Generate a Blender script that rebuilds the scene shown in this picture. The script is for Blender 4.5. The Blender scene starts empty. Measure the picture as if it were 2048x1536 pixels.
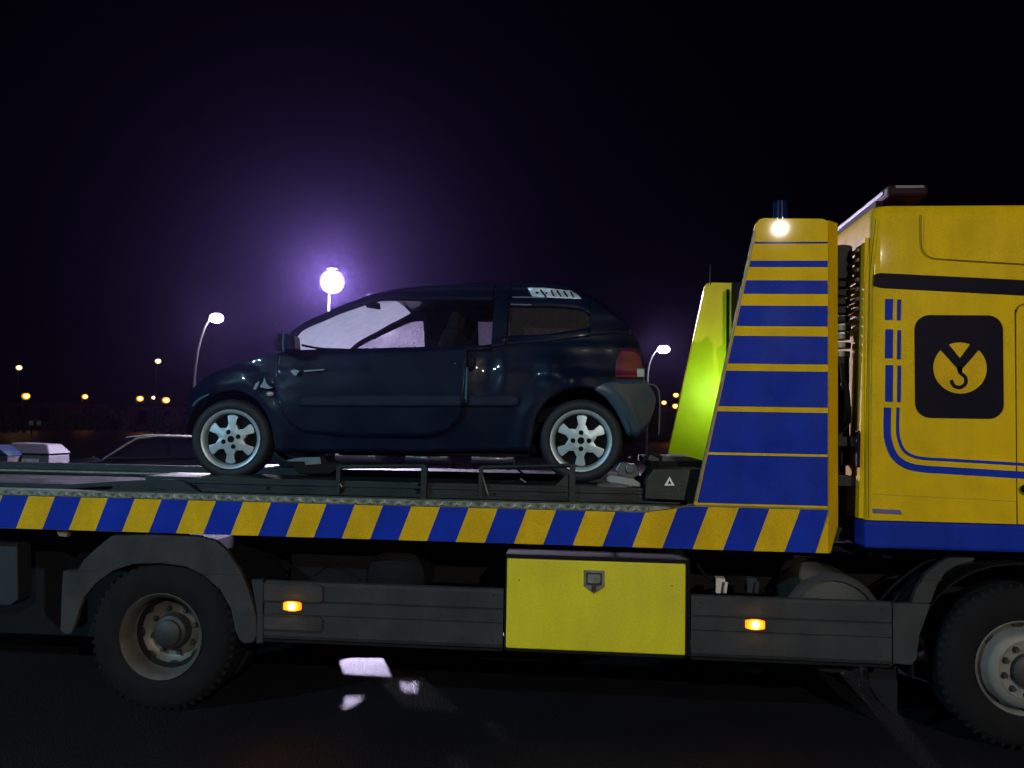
import bpy, bmesh, math, random
from mathutils import Vector
random.seed(7)
sc = bpy.context.scene
COL = sc.collection
# ------------------------------------------------------------------ camera
F_PX, YAW, PITCH, ROLL, DIST, EYE = 1700.0, .0912, .0491, .0180, 5.19, 1.83
cy, sy, cp, sp = math.cos(YAW), math.sin(YAW), math.cos(PITCH), math.sin(PITCH)
FWD = Vector((-sy*cp, cy*cp, sp)); R0 = Vector((cy, sy, 0)); U0 = R0.cross(FWD)
RGT = R0*math.cos(ROLL) + U0*math.sin(ROLL); UPV = U0*math.cos(ROLL) - R0*math.sin(ROLL)
CAM = Vector((0, -DIST, EYE))
cd = bpy.data.cameras.new('camera'); cam = bpy.data.objects.new('camera', cd); COL.objects.link(cam)
from mathutils import Matrix
m3 = Matrix((RGT, UPV, -FWD)).transposed()
cam.matrix_world = Matrix.Translation(CAM) @ m3.to_4x4()
cd.sensor_width = 36; cd.lens = F_PX/2048*36; cd.clip_start = .05; cd.clip_end = 2000
sc.camera = cam
# ------------------------------------------------------------------ night sky
w = bpy.data.worlds.new('World'); sc.world = w; w.use_nodes = True
bg = w.node_tree.nodes['Background']
bg.inputs[0].default_value = (.42, .30, 1, 1); bg.inputs[1].default_value = .0006
sc.view_settings.view_transform = 'Standard'; sc.view_settings.look = 'None'
sc.view_settings.exposure = 0; sc.view_settings.gamma = 1
sc.cycles.use_denoising = True
sc.cycles.sample_clamp_indirect = 4
sc.cycles.sample_clamp_direct = 0
sc.cycles.max_bounces = 8; sc.cycles.transparent_max_bounces = 12
sc.cycles.volume_bounces = 0
# light strengths (radiance of the lamp bowls)
L_FLOOD, L_LAMP, L_KEY, L_FILL, L_ORANGE, L_WORK = 17000, 800, 14000, 8200, 60, 240
GLOW_HAZE = .00020

def P(px, py, Y):
    """photo pixel -> point of the vertical plane Y = const (used to measure shapes)"""
    d = FWD*F_PX + RGT*(px-1024) - UPV*(py-768)
    return CAM + d*((Y+DIST)/d.y)

# ------------------------------------------------------------------ materials
MATS = {}
def mat(name, col, rough=.5, metal=0, var=.15, vs=6, coat=0, bump=0, bs=60, emit=None, es=0, spec=.5, dirt=None, ds=3, da=.5, rv=0, streak=0):
    if name in MATS: return MATS[name]
    m = bpy.data.materials.new(name); m.use_nodes = True; nt = m.node_tree; N = nt.nodes; L = nt.links
    b = N['Principled BSDF']
    b.inputs['Roughness'].default_value = rough; b.inputs['Metallic'].default_value = metal
    b.inputs['Coat Weight'].default_value = coat; b.inputs['Coat Roughness'].default_value = .05
    b.inputs['Specular IOR Level'].default_value = spec
    tc = N.new('ShaderNodeTexCoord')
    n = N.new('ShaderNodeTexNoise'); n.inputs['Scale'].default_value = vs; n.inputs['Detail'].default_value = 6
    L.new(tc.outputs['Object'], n.inputs['Vector'])
    r = N.new('ShaderNodeValToRGB'); r.color_ramp.elements[0].position = .3; r.color_ramp.elements[1].position = .7
    r.color_ramp.elements[0].color = tuple(c*(1-var) for c in col)+(1,)
    r.color_ramp.elements[1].color = tuple(min(1, c*(1+var)) for c in col)+(1,)
    L.new(n.outputs['Fac'], r.inputs['Fac'])
    out = r.outputs['Color']
    if dirt:
        n2 = N.new('ShaderNodeTexNoise'); n2.inputs['Scale'].default_value = ds; n2.inputs['Detail'].default_value = 9; n2.inputs['Roughness'].default_value = .65
        L.new(tc.outputs['Object'], n2.inputs['Vector'])
        r2 = N.new('ShaderNodeValToRGB'); r2.color_ramp.elements[0].position = .40; r2.color_ramp.elements[1].position = .85
        r2.color_ramp.elements[1].color = (da, da, da, 1)
        L.new(n2.outputs['Fac'], r2.inputs['Fac'])
        mx = N.new('ShaderNodeMix'); mx.data_type = 'RGBA'
        L.new(r2.outputs['Color'], mx.inputs['Factor']); L.new(out, mx.inputs['A']); mx.inputs['B'].default_value = tuple(dirt)+(1,)
        out = mx.outputs['Result']
    if streak:
        mp = N.new('ShaderNodeMapping'); mp.inputs['Scale'].default_value = (7, 7, 1.6); L.new(tc.outputs['Object'], mp.inputs['Vector'])
        n5 = N.new('ShaderNodeTexNoise'); n5.inputs['Scale'].default_value = 1; n5.inputs['Detail'].default_value = 7; n5.inputs['Roughness'].default_value = .6; L.new(mp.outputs[0], n5.inputs['Vector'])
        n6 = N.new('ShaderNodeTexNoise'); n6.inputs['Scale'].default_value = 1.6; n6.inputs['Detail'].default_value = 8; n6.inputs['Roughness'].default_value = .7; L.new(tc.outputs['Object'], n6.inputs['Vector'])
        ml_ = N.new('ShaderNodeMath'); ml_.operation = 'MULTIPLY'; L.new(n5.outputs['Fac'], ml_.inputs[0]); L.new(n6.outputs['Fac'], ml_.inputs[1])
        r5 = N.new('ShaderNodeMapRange'); r5.inputs['From Min'].default_value = .15; r5.inputs['From Max'].default_value = .36; r5.inputs['To Min'].default_value = 1; r5.inputs['To Max'].default_value = 1-streak*.55
        L.new(ml_.outputs[0], r5.inputs['Value'])
        n7 = N.new('ShaderNodeTexNoise'); n7.inputs['Scale'].default_value = 190; n7.inputs['Detail'].default_value = 2; L.new(tc.outputs['Object'], n7.inputs['Vector'])
        r7 = N.new('ShaderNodeMapRange'); r7.inputs['From Min'].default_value = .3; r7.inputs['From Max'].default_value = .7; r7.inputs['To Min'].default_value = .82; r7.inputs['To Max'].default_value = 1.12; L.new(n7.outputs['Fac'], r7.inputs['Value'])
        m8 = N.new('ShaderNodeMath'); m8.operation = 'MULTIPLY'; L.new(r5.outputs[0], m8.inputs[0]); L.new(r7.outputs[0], m8.inputs[1])
        mx5 = N.new('ShaderNodeMix'); mx5.data_type = 'RGBA'; mx5.blend_type = 'MULTIPLY'; mx5.inputs['Factor'].default_value = 1
        L.new(out, mx5.inputs['A']); L.new(m8.outputs[0], mx5.inputs['B']); out = mx5.outputs['Result']
    L.new(out, b.inputs['Base Color'])
    if rv:
        n4 = N.new('ShaderNodeTexNoise'); n4.inputs['Scale'].default_value = 4; n4.inputs['Detail'].default_value = 8
        L.new(tc.outputs['Object'], n4.inputs['Vector'])
        mr = N.new('ShaderNodeMapRange'); mr.inputs['From Min'].default_value = .35; mr.inputs['From Max'].default_value = .7
        mr.inputs['To Min'].default_value = max(.02, rough-rv); mr.inputs['To Max'].default_value = min(1, rough+rv)
        L.new(n4.outputs['Fac'], mr.inputs['Value']); L.new(mr.outputs['Result'], b.inputs['Roughness'])
    if bump:
        n3 = N.new('ShaderNodeTexNoise'); n3.inputs['Scale'].default_value = bs; n3.inputs['Detail'].default_value = 5
        L.new(tc.outputs['Object'], n3.inputs['Vector'])
        bp = N.new('ShaderNodeBump'); bp.inputs['Strength'].default_value = 1; bp.inputs['Distance'].default_value = bump
        L.new(n3.outputs['Fac'], bp.inputs['Height']); L.new(bp.outputs['Normal'], b.inputs['Normal'])
    if emit:
        b.inputs['Emission Color'].default_value = tuple(emit)+(1,); b.inputs['Emission Strength'].default_value = es
    MATS[name] = m
    return m

def glass(name, clear=.6, film=(.5, .5, .55), scatter=False, vs=5, rgh=.05, rng=.14):
    if name in MATS: return MATS[name]
    m = bpy.data.materials.new(name); m.use_nodes = True; nt = m.node_tree; N = nt.nodes; L = nt.links
    for n in list(N): N.remove(n)
    o = N.new('ShaderNodeOutputMaterial'); tr = N.new('ShaderNodeBsdfTransparent'); gl = N.new('ShaderNodeBsdfGlossy')
    gl.inputs['Roughness'].default_value = rgh
    df = N.new('ShaderNodeBsdfTranslucent'); df.inputs['Color'].default_value = film+(1,)
    d2 = N.new('ShaderNodeBsdfDiffuse'); d2.inputs['Color'].default_value = film+(1,)
    m0 = N.new('ShaderNodeMixShader'); m0.inputs[0].default_value = .12 if scatter else .35; L.new(df.outputs[0], m0.inputs[1]); L.new(d2.outputs[0], m0.inputs[2])
    film_out = m0.outputs[0]
    if scatter:
        rf = N.new('ShaderNodeBsdfRefraction'); rf.inputs['Color'].default_value = (.8, .8, .9, 1); rf.inputs['Roughness'].default_value = .6; rf.inputs['IOR'].default_value = 1.3
        mm = N.new('ShaderNodeMixShader'); mm.inputs[0].default_value = .06; L.new(m0.outputs[0], mm.inputs[1]); L.new(rf.outputs[0], mm.inputs[2]); film_out = mm.outputs[0]
    tc = N.new('ShaderNodeTexCoord'); n = N.new('ShaderNodeTexNoise'); n.inputs['Scale'].default_value = vs; n.inputs['Detail'].default_value = 10; n.inputs['Roughness'].default_value = .7
    L.new(tc.outputs['Object'], n.inputs['Vector'])
    mr = N.new('ShaderNodeMapRange'); mr.inputs['From Min'].default_value = .3; mr.inputs['From Max'].default_value = .7
    mr.inputs['To Min'].default_value = max(0, 1-clear-rng); mr.inputs['To Max'].default_value = min(1, 1-clear+rng)
    L.new(n.outputs['Fac'], mr.inputs['Value'])
    m1 = N.new('ShaderNodeMixShader'); L.new(mr.outputs[0], m1.inputs[0]); L.new(tr.outputs[0], m1.inputs[1]); L.new(film_out, m1.inputs[2])
    m2 = N.new('ShaderNodeMixShader'); m2.inputs[0].default_value = .05; L.new(m1.outputs[0], m2.inputs[1]); L.new(gl.outputs[0], m2.inputs[2])
    L.new(m2.outputs[0], o.inputs[0]); MATS[name] = m
    return m

YEL = mat('yellow_paint', (.74, .45, .004), .6, streak=0.3, spec=.08, coat=.05, var=.05, dirt=(.40, .25, .01), ds=2.5, da=.3, rv=.08)
YELF = mat('yellow_film', (.72, .42, .006), .6, streak=0.3, spec=.1, var=.07, dirt=(.38, .24, .02), ds=5, da=.3)
BLU = mat('blue_paint', (.007, .028, .33), .6, streak=0.35, spec=.08, coat=.05, var=.12, dirt=(.03, .06, .34), ds=2.2, da=.3, rv=.12)
BLUF = mat('blue_film', (.006, .029, .38), .6, streak=0.35, spec=.1, var=.12, dirt=(.01, .035, .30), ds=5, da=.3)
BLK = mat('black_gloss', (.007, .005, .014), .5, spec=.05, coat=.25)
BLKM = mat('black_rubber', (.012, .012, .014), .8, bump=.002, bs=90)
CHAS = mat('chassis_black', (.004, .004, .005), .8, spec=.2, dirt=(.009, .008, .007), ds=7)
GREY = mat('grey_plastic', (.025, .027, .033), .7, streak=0.45, spec=.3, var=.12, dirt=(.064, .058, .052), ds=3, da=.6, bump=.0015, bs=160)
GREYD = mat('grey_dusty', (.030, .029, .034), .8, streak=0.5, spec=.3, var=.2, dirt=(.085, .076, .066), ds=4, da=.7, bump=.002, bs=120)
DECK = mat('deck_steel', (.010, .017, .018), .5, streak=0.5, metal=.3, var=.3, vs=9, dirt=(.022, .016, .014), ds=5, bump=.002, bs=80, rv=.15)
ALU = mat('tread_aluminium', (.20, .21, .17), .5, metal=.5, var=.3, vs=20, dirt=(.07, .07, .055), ds=12, da=.6)
SEAM = mat('seam_dark', (.01, .008, .004), .8)
CHROME = mat('chrome', (.62, .62, .64), .18, metal=1, var=.1)
STEEL = mat('painted_rim', (.12, .112, .10), .45, metal=.2, var=.2, dirt=(.06, .048, .036), ds=9, da=.9)
HUBM = mat('hub_grime', (.035, .035, .035), .6, metal=.3, var=.3, vs=15)
CARP = mat('teal_car_paint', (.0026, .0062, .020), .45, streak=0.4, spec=.10, coat=.55, var=.3, vs=3, dirt=(.007, .011, .024), ds=5, da=.5, rv=.10)
CARB = mat('teal_bumper_plastic', (.012, .050, .095), .38, streak=0.4, coat=.4, var=.2, vs=5, dirt=(.03, .07, .10), ds=6, da=.5, rv=.1)
TRIM = mat('car_trim', (.008, .014, .030), .6, spec=.12, var=.2)
TYRE = mat('tyre_rubber', (.009, .012, .017), .65, spec=.35, var=.2, vs=20, dirt=(.018, .022, .028), ds=14, da=.6, bump=.001, bs=200)
TTYRE = mat('truck_tyre_rubber', (.006, .0055, .007), .85, spec=.2, var=.2, vs=18, dirt=(.013, .011, .010), ds=7, da=.7, bump=.002, bs=100)
ALLOY = mat('alloy_silver', (.40, .50, .56), .42, metal=.4, var=.08, vs=12, dirt=(.2, .2, .19), ds=10, da=.5)
INT = mat('car_interior', (.004, .004, .006), .9, spec=.15)
REDL = mat('red_lens', (.075, .002, .028), .35, coat=.5, var=.25, vs=12)
AMB = mat('amber_lens', (.75, .24, .01), .3, emit=(1, .26, .008), es=1.4)
AMBC = mat('amber_bulb', (1, .5, .05), .3, emit=(1, .42, .04), es=130)
CABW = mat('cabinet_white', (.085, .08, .09), .6, var=.1)
WHITE = mat('white_paint', (.72, .72, .74), .4, var=.06, dirt=(.4, .4, .4), ds=5)
def lampmat(name, c, s, edge=None):
    if name in MATS: return MATS[name]
    m = mat(name, (.3, .3, .3), .4, emit=c, es=s)
    if edge is not None:      # translucent globe: bulb bright in the middle, glass dim toward the rim
        nt = m.node_tree; N = nt.nodes; L = nt.links; b = N['Principled BSDF']
        lw = N.new('ShaderNodeLayerWeight'); lw.inputs['Blend'].default_value = .5
        pw_ = N.new('ShaderNodeMath'); pw_.operation = 'SUBTRACT'; pw_.inputs[0].default_value = 1; L.new(lw.outputs['Facing'], pw_.inputs[1])
        p2 = N.new('ShaderNodeMath'); p2.operation = 'POWER'; p2.inputs[1].default_value = 13; L.new(pw_.outputs[0], p2.inputs[0])
        m1 = N.new('ShaderNodeMath'); m1.operation = 'MULTIPLY_ADD'; m1.inputs[1].default_value = s; m1.inputs[2].default_value = edge
        L.new(p2.outputs[0], m1.inputs[0]); L.new(m1.outputs[0], b.inputs['Emission Strength'])
    return m

# ------------------------------------------------------------------ object helpers
ORG = {}
def thing(name, loc, label, cat, group=None):
    o = bpy.data.objects.new(name, None); COL.objects.link(o); o.location = loc; o.empty_display_size = .2
    o['label'] = label; o['category'] = cat
    if group: o['group'] = group
    ORG[o] = Vector(loc)
    return o
def struct(o): o['kind'] = 'structure'; return o
def add(name, vf, m, parent=None, loc=None, smooth=False, bevel=0, seg=2, solid=0, label=None, angle=35):
    v, f = vf
    base = ORG[parent] if parent is not None else Vector((0, 0, 0))
    o_w = Vector(loc) if loc is not None else base
    me = bpy.data.meshes.new(name)
    me.from_pydata([tuple(Vector(p)-o_w) for p in v], [], f); me.update()
    bm = bmesh.new(); bm.from_mesh(me); bmesh.ops.recalc_face_normals(bm, faces=bm.faces); bm.to_mesh(me); bm.free()
    if smooth:
        for p in me.polygons: p.use_smooth = True
        if angle:
            me.set_sharp_from_angle(angle=math.radians(angle))
    me.materials.append(m)
    o = bpy.data.objects.new(name, me); COL.objects.link(o)
    if parent is not None: o.parent = parent
    o.location = o_w-base; ORG[o] = o_w
    if solid:
        s = o.modifiers.new('s', 'SOLIDIFY'); s.thickness = solid; s.offset = 0
    if bevel:
        b = o.modifiers.new('b', 'BEVEL'); b.width = bevel; b.segments = seg; b.limit_method = 'ANGLE'; b.angle_limit = math.radians(35)
    if label: o['label'] = label
    return o
def join(*vfs):
    V, Fc = [], []
    for v, f in vfs:
        k = len(V); V += [Vector(p) for p in v]; Fc += [tuple(i+k for i in q) for q in f]
    return V, Fc
def box(x0, x1, y0, y1, z0, z1):
    v = [(x, y, z) for x in (x0, x1) for y in (y0, y1) for z in (z0, z1)]
    return v, [(0, 1, 3, 2), (4, 6, 7, 5), (0, 4, 5, 1), (2, 3, 7, 6), (0, 2, 6, 4), (1, 5, 7, 3)]
def prism(pts, y0, y1):
    """outline of (x,z) points, extruded from y0 to y1"""
    n = len(pts)
    v = [(p[0], y0, p[1]) for p in pts]+[(p[0], y1, p[1]) for p in pts]
    f = [tuple(range(n)), tuple(range(2*n-1, n-1, -1))]+[(i, (i+1) % n, n+(i+1) % n, n+i) for i in range(n)]
    return v, f
def lathe_y(c, prof, n=40, a0=0, a1=2*math.pi):
    """prof = (radius, y) pairs turned round an axis through c parallel to Y"""
    full = abs(a1-a0-2*math.pi) < 1e-6
    v, f = [], []; m = n if full else n+1
    for i in range(m):
        a = a0+(a1-a0)*i/n
        for r, y in prof: v.append((c[0]+r*math.cos(a), c[1]+y, c[2]+r*math.sin(a)))
    k = len(prof)
    for i in range(n):
        for j in range(k-1):
            a = i*k+j; b = ((i+1) % m)*k+j
            f.append((a, a+1, b+1, b))
    return v, f
def cyl(a, b, r, n=12, r2=None):
    a, b = Vector(a), Vector(b); d = (b-a).normalized()
    u = d.cross(Vector((0, 0, 1)) if abs(d.z) < .9 else Vector((1, 0, 0))).normalized(); w_ = d.cross(u)
    r2 = r if r2 is None else r2; v = []
    for p, q in ((a, r), (b, r2)):
        for i in range(n):
            t = 2*math.pi*i/n; v.append(p+(u*math.cos(t)+w_*math.sin(t))*q)
    return v, [(i, (i+1) % n, n+(i+1) % n, n+i) for i in range(n)]+[tuple(range(n)), tuple(range(2*n-1, n-1, -1))]
def tube(pts, r, n=8):
    pts = [Vector(p) for p in pts]; v, f = [], []
    rr = r if isinstance(r, (list, tuple)) else [r]*len(pts)
    for i, p in enumerate(pts):
        d = (pts[min(i+1, len(pts)-1)]-pts[max(i-1, 0)]).normalized()
        u = d.cross(Vector((0, 1, .01))).normalized(); w_ = d.cross(u)
        for k in range(n):
            t = 2*math.pi*k/n; v.append(p+(u*math.cos(t)+w_*math.sin(t))*rr[i])
    for i in range(len(pts)-1):
        for k in range(n):
            f.append((i*n+k, i*n+(k+1) % n, (i+1)*n+(k+1) % n, (i+1)*n+k))
    f += [tuple(range(n)), tuple(range(len(v)-1, len(v)-n-1, -1))]
    return v, f
def ellipsoid(c, rx, ry, rz, n=14, m=8, zmin=-1):
    v, f = [], []
    for j in range(m+1):
        t = math.pi*j/m
        for i in range(n):
            a = 2*math.pi*i/n
            v.append((c[0]+rx*math.sin(t)*math.cos(a), c[1]+ry*math.sin(t)*math.sin(a), c[2]+rz*max(zmin, math.cos(t))))
    for j in range(m):
        for i in range(n): f.append((j*n+i, j*n+(i+1) % n, (j+1)*n+(i+1) % n, (j+1)*n+i))
    return v, f
def rrect(x0, x1, z0, z1, r, n=6):
    o = []
    for cx, cz, a in ((x1-r, z1-r, 0), (x0+r, z1-r, 90), (x0+r, z0+r, 180), (x1-r, z0+r, 270)):
        for i in range(n+1):
            t = math.radians(a+90*i/n); o.append((cx+r*math.cos(t), cz+r*math.sin(t)))
    return o
def pix(pts, Y): return [((p := P(x, y, Y)).x, p.z) for x, y in pts]
def smooth_line(pts, n=8):
    """Catmull-Rom through 2D/3D points"""
    pts = [Vector(p) for p in pts]; out = []
    for i in range(len(pts)-1):
        p0 = pts[max(i-1, 0)]; p1 = pts[i]; p2 = pts[i+1]; p3 = pts[min(i+2, len(pts)-1)]
        for k in range(n):
            t = k/n
            out.append(.5*((2*p1)+(p2-p0)*t+(2*p0-5*p1+4*p2-p3)*t*t+(3*p1-p0-3*p2+p3)*t**3))
    out.append(pts[-1]); return out
def ribbon(line, wdt, y0, y1):
    """strip of width wdt along an (x,z) line, with thickness y0..y1"""
    L_, R_ = [], []
    line = [Vector(p) for p in line]
    for i, p in enumerate(line):
        d = (line[min(i+1, len(line)-1)]-line[max(i-1, 0)]).normalized(); nrm = Vector((-d.y, d.x))
        L_.append(p+nrm*wdt/2); R_.append(p-nrm*wdt/2)
    v, f = [], []
    for a, b in zip(L_, R_): v += [(a.x, y0, a.y), (b.x, y0, b.y), (a.x, y1, a.y), (b.x, y1, b.y)]
    for i in range(len(line)-1):
        k = 4*i; q = k+4
        f += [(k, k+1, q+1, q), (k+2, q+2, q+3, k+3), (k, q, q+2, k+2), (k+1, k+3, q+3, q+1)]
    f += [(0, 2, 3, 1), (len(v)-4, len(v)-3, len(v)-1, len(v)-2)]
    return v, f
def copy_tree(o, loc=None, label=None):
    c = o.copy(); COL.objects.link(c); ORG[c] = Vector(loc) if loc is not None else ORG[o]
    if loc is not None: c.location = loc
    if label: c['label'] = label
    def rec(a, b):
        for ch in [q for q in bpy.data.objects if q.parent == a]:
            d = ch.copy(); COL.objects.link(d); d.parent = b; rec(ch, d)
    rec(o, c); return c

# ------------------------------------------------------------------ ground
def ground_mat():
    m = bpy.data.materials.new('asphalt'); m.use_nodes = True; nt = m.node_tree; N = nt.nodes; L = nt.links; b = N['Principled BSDF']
    tc = N.new('ShaderNodeTexCoord')
    n = N.new('ShaderNodeTexNoise'); n.inputs['Scale'].default_value = 55; n.inputs['Detail'].default_value = 8; n.inputs['Roughness'].default_value = .7
    L.new(tc.outputs['Object'], n.inputs['Vector'])
    r = N.new('ShaderNodeValToRGB'); r.color_ramp.elements[0].position = .35; r.color_ramp.elements[0].color = (.003, .0026, .0036, 1)
    r.color_ramp.elements[1].position = .68; r.color_ramp.elements[1].color = (.026, .023, .030, 1)
    L.new(n.outputs['Fac'], r.inputs['Fac']); L.new(r.outputs['Color'], b.inputs['Base Color'])
    n2 = N.new('ShaderNodeTexNoise'); n2.inputs['Scale'].default_value = .8; n2.inputs['Detail'].default_value = 6
    L.new(tc.outputs['Object'], n2.inputs['Vector'])
    mr = N.new('ShaderNodeMapRange'); mr.inputs['From Min'].default_value = .35; mr.inputs['From Max'].default_value = .65; mr.inputs['To Min'].default_value = .38; mr.inputs['To Max'].default_value = .6
    L.new(n2.outputs['Fac'], mr.inputs['Value']); L.new(mr.outputs[0], b.inputs['Roughness'])
    b.inputs['Specular IOR Level'].default_value = .22
    v = N.new('ShaderNodeTexVoronoi'); v.inputs['Scale'].default_value = 95; L.new(tc.outputs['Object'], v.inputs['Vector'])
    bp = N.new('ShaderNodeBump'); bp.inputs['Distance'].default_value = .004; L.new(v.outputs['Distance'], bp.inputs['Height']); L.new(bp.outputs[0], b.inputs['Normal'])
    return m
struct(add('ground', ([(-500, -60, 0), (400, -60, 0), (400, 700, 0), (-500, 700, 0)], [(0, 1, 2, 3)]), ground_mat()))

# ------------------------------------------------------------------ tow truck
W2 = 2.35
T = thing('tow_truck', (-.5, 1.2, 0), 'yellow and blue flatbed tow truck carrying the wrecked car, chevron stripes along its bed', 'tow truck')
def rx(px, py, Y=0): return P(px, py, Y).x
def rz(px, py, Y=0): return P(px, py, Y).z
# chassis
add('chassis_rail', join(box(-5.4, 3.4, .75, .83, .72, .98), box(-5.4, 3.4, 1.55, 1.63, .72, .98)), CHAS, T, bevel=.01)
for x in (-4.3, -3.3, -2.0, -.9, .3, 1.4, 2.1): add('cross_member', box(x, x+.08, .83, 1.55, .76, .94), CHAS, T)
add('subframe', join(box(-4.7, 1.35, .6, .72, .98, 1.12), box(-4.7, 1.35, 1.66, 1.78, .98, 1.12)), CHAS, T)
add('axle', join(cyl((-2.657, .3, .45), (-2.657, 2.05, .45), .08, 12), ellipsoid((-2.657, 1.17, .45), .2, .24, .2)), CHAS, T, smooth=True)
add('axle', cyl((2.5, .25, .48), (2.5, 2.1, .48), .07, 12), CHAS, T, smooth=True)
add('prop_shaft', cyl((-2.4, 1.17, .55), (1.8, 1.17, .75), .05, 10), CHAS, T, smooth=True)
add('gearbox', box(.9, 1.9, .95, 1.45, .5, .98), CHAS, T, bevel=.05)
# bed side rail, chevrons, tread strip
ZB, ZT = 1.112, 1.325
side = [(-5.6, ZB), (1.413, ZB+.004), (1.413, 1.368), (.60, 1.368), (.52, 1.352), (.40, ZT+.006), (.30, ZT+.003), (-5.6, ZT)]
bedm = mat('bed_edge', (.22, .16, .02), .5)
add('bed_side_rail', prism(side, 0.0, .10), bedm, T)
add('bed_side_rail', prism([(-5.6, ZB), (1.413, ZB), (1.413, 1.33), (-5.6, 1.33)], W2-.10, W2), DECK, T)
n0, sp_ = -36, .1783
def topz(x): return 1.366 if x > .60 else (1.323 if x < .33 else 1.323+(x-.33)/.27*.043)
for k in range(-40, 1):
    xr = 1.413+k*sp_; xl = xr-sp_
    if xl < -5.55: continue
    sl = .076*1
    zt_l, zt_r = topz(xl+0.001), topz(xr-0.001)
    pts = [(xl-sl, ZB+.003), (xr-sl, ZB+.003)]
    pts += [(xr-sl*(1-(zt_r-ZB)/.211) if zt_r > 1.33 else xr, zt_r)]
    for q in (.60, .33):
        if xl < q < xr: pts.append((q, topz(q)))
    pts += [(xl-sl*(1-(zt_l-ZB)/.211) if zt_l > 1.33 else xl, zt_l)]
    pts = [(min(p[0], 1.411), p[1]) for p in pts]
    add('chevron_stripe', prism(pts, -.0025, .001), BLUF if k % 2 == 0 else YELF, T)
# last yellow corner
add('chevron_stripe', prism([(1.413-.076+.001, ZB+.003), (1.411, ZB+.003), (1.411, 1.33)], -.0025, .001), YELF, T)
def tread(x0, x1):
    v, f = [], []
    step = .046; x = x0
    vfs = [box(x0, x1, -.012, .10, ZT+.004, ZT+.040)]
    i = 0
    while x < x1-step:
        z0, z1 = ZT+.007, ZT+.037
        a = [(x, z0), (x+step, z0), (x+step/2, z1)] if i % 2 == 0 else [(x, z1), (x+step/2, z0), (x+step, z1)]
        cx = sum(p[0] for p in a)/3; cz = sum(p[1] for p in a)/3
        vv = [(p[0], -.0122, p[1]) for p in a]+[(cx, -.0185, cz)]
        vfs.append((vv, [(0, 1, 3), (1, 2, 3), (2, 0, 3)])); x += step*.98/1; i += 1
    return join(*vfs)
add('tread_strip', tread(-5.6, .36), ALU, T)
add('tread_strip', box(-5.6, .36, W2-.10, W2+.012, ZT+.004, ZT+.04), ALU, T)
add('tread_strip', prism([(.362, ZT+.006), (.50, ZT+.030), (.47, ZT+.038), (.362, ZT+.040)], -.01, .1), ALU, T)
# deck
add('deck_floor', box(-5.6, -2.75, .10, W2-.10, 1.27, 1.325), DECK, T)
add('deck_floor', box(-2.75, 1.35, .10, .24, 1.15, 1.19), CHAS, T)
add('deck_floor', box(-2.75, 1.35, .74, 1.6, 1.15, 1.20), CHAS, T)
add('deck_floor', box(-2.75, 1.35, 1.6, W2-.10, 1.17, 1.22), CHAS, T)
add('wheel_runway', join(box(-2.95, .62, .27, .72, 1.335, 1.452), box(-2.95, .62, .255, .27, 1.355, 1.375), box(-2.95, .62, .262, .27, 1.41, 1.43)), DECK, T, bevel=.004)
add('wheel_runway', box(-2.95, .62, 1.62, 2.08, 1.335, 1.452), DECK, T, bevel=.004)
add('far_deck_rail', join(box(-5.6, -2.6, W2-.14, W2-.10, 1.36, 1.415), box(-2.6, .9, W2-.14, W2-.10, 1.36, 1.40)), DECK, T)
# loading ramp plate folded at the rear of the runway
add('ramp_plate', prism(pix([(60, 975), (225, 963), (330, 958), (365, 962), (400, 985), (520, 1002), (520, 1006), (215, 1000), (225, 972), (90, 980)], .2), .2, .24), DECK, T)
add('ramp_plate', box(-5.6, -2.75, .26, .72, 1.34, 1.385), DECK, T)
for x, y in ((382, 988), (416, 992), (452, 997)): add('ramp_bolt', cyl((P(x, y, .2).x, .19, P(x, y, .2).z), (P(x, y, .2).x, .2, P(x, y, .2).z), .012, 8), CHAS, T)
# block at the head of the runway, with its sticker
add('runway_head_block', prism(pix([(1290, 998), (1292, 960), (1308, 938), (1402, 938), (1396, 1003)], .2), .2, .75), DECK, T, bevel=.006)
add('runway_head_block', prism(pix([(1300, 937), (1300, 922), (1410, 922), (1410, 937)], .5), .5, 1.9), CHAS, T, bevel=.006)
stk = add('warning_sticker', prism(pix([(1329, 971), (1339, 953), (1349, 971)], .197), .1945, .199), WHITE, T)
add('sticker_mark', prism(pix([(1335.5, 968), (1339, 960), (1342.5, 968)], .194), .192, .1944), BLK, stk)
# tube guards / wheel stops along the runway
for a, b in (((678, 934), (850, 932)), ((962, 935), (1146, 931))):
    p, q = P(*a, .26), P(*b, .26)
    g = add('guard_rail', join(cyl(p, q, .014, 8), box(p.x-.012, p.x+.014, .24, .28, 1.36, p.z), box(q.x-.02, q.x+.016, .235, .285, 1.34, q.z+.004)), DECK, T, smooth=True)
add('guard_gusset', prism([(rx(1110, 962, .26), 1.452), (rx(1146, 962, .26), 1.452), (rx(1146, 962, .26), 1.53), (rx(1134, 962, .26), 1.53)], .27, .3), DECK, T)
add('guard_gusset', prism([(rx(828, 962, .26), 1.40), (rx(850, 962, .26), 1.40), (rx(850, 962, .26), 1.48), (rx(844, 962, .26), 1.48)], .27, .3), DECK, T)
add('winch_cable', tube(smooth_line([(1.3, 1.15, 1.42), (.8, 1.15, 1.36), (.4, 1.2, 1.30), (-.2, 1.25, 1.32), (-.6, 1.2, 1.55)], 6), .007, 6), ALU, T, smooth=True)
for a_, b_ in (((965, 952), (976, 990)), ((676, 962), (684, 974)), ((1040, 957), (1052, 965))):
    add('tie_hook', cyl(P(*a_, .25), P(*b_, .25), .006, 6), ALU, T, smooth=True)
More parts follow.
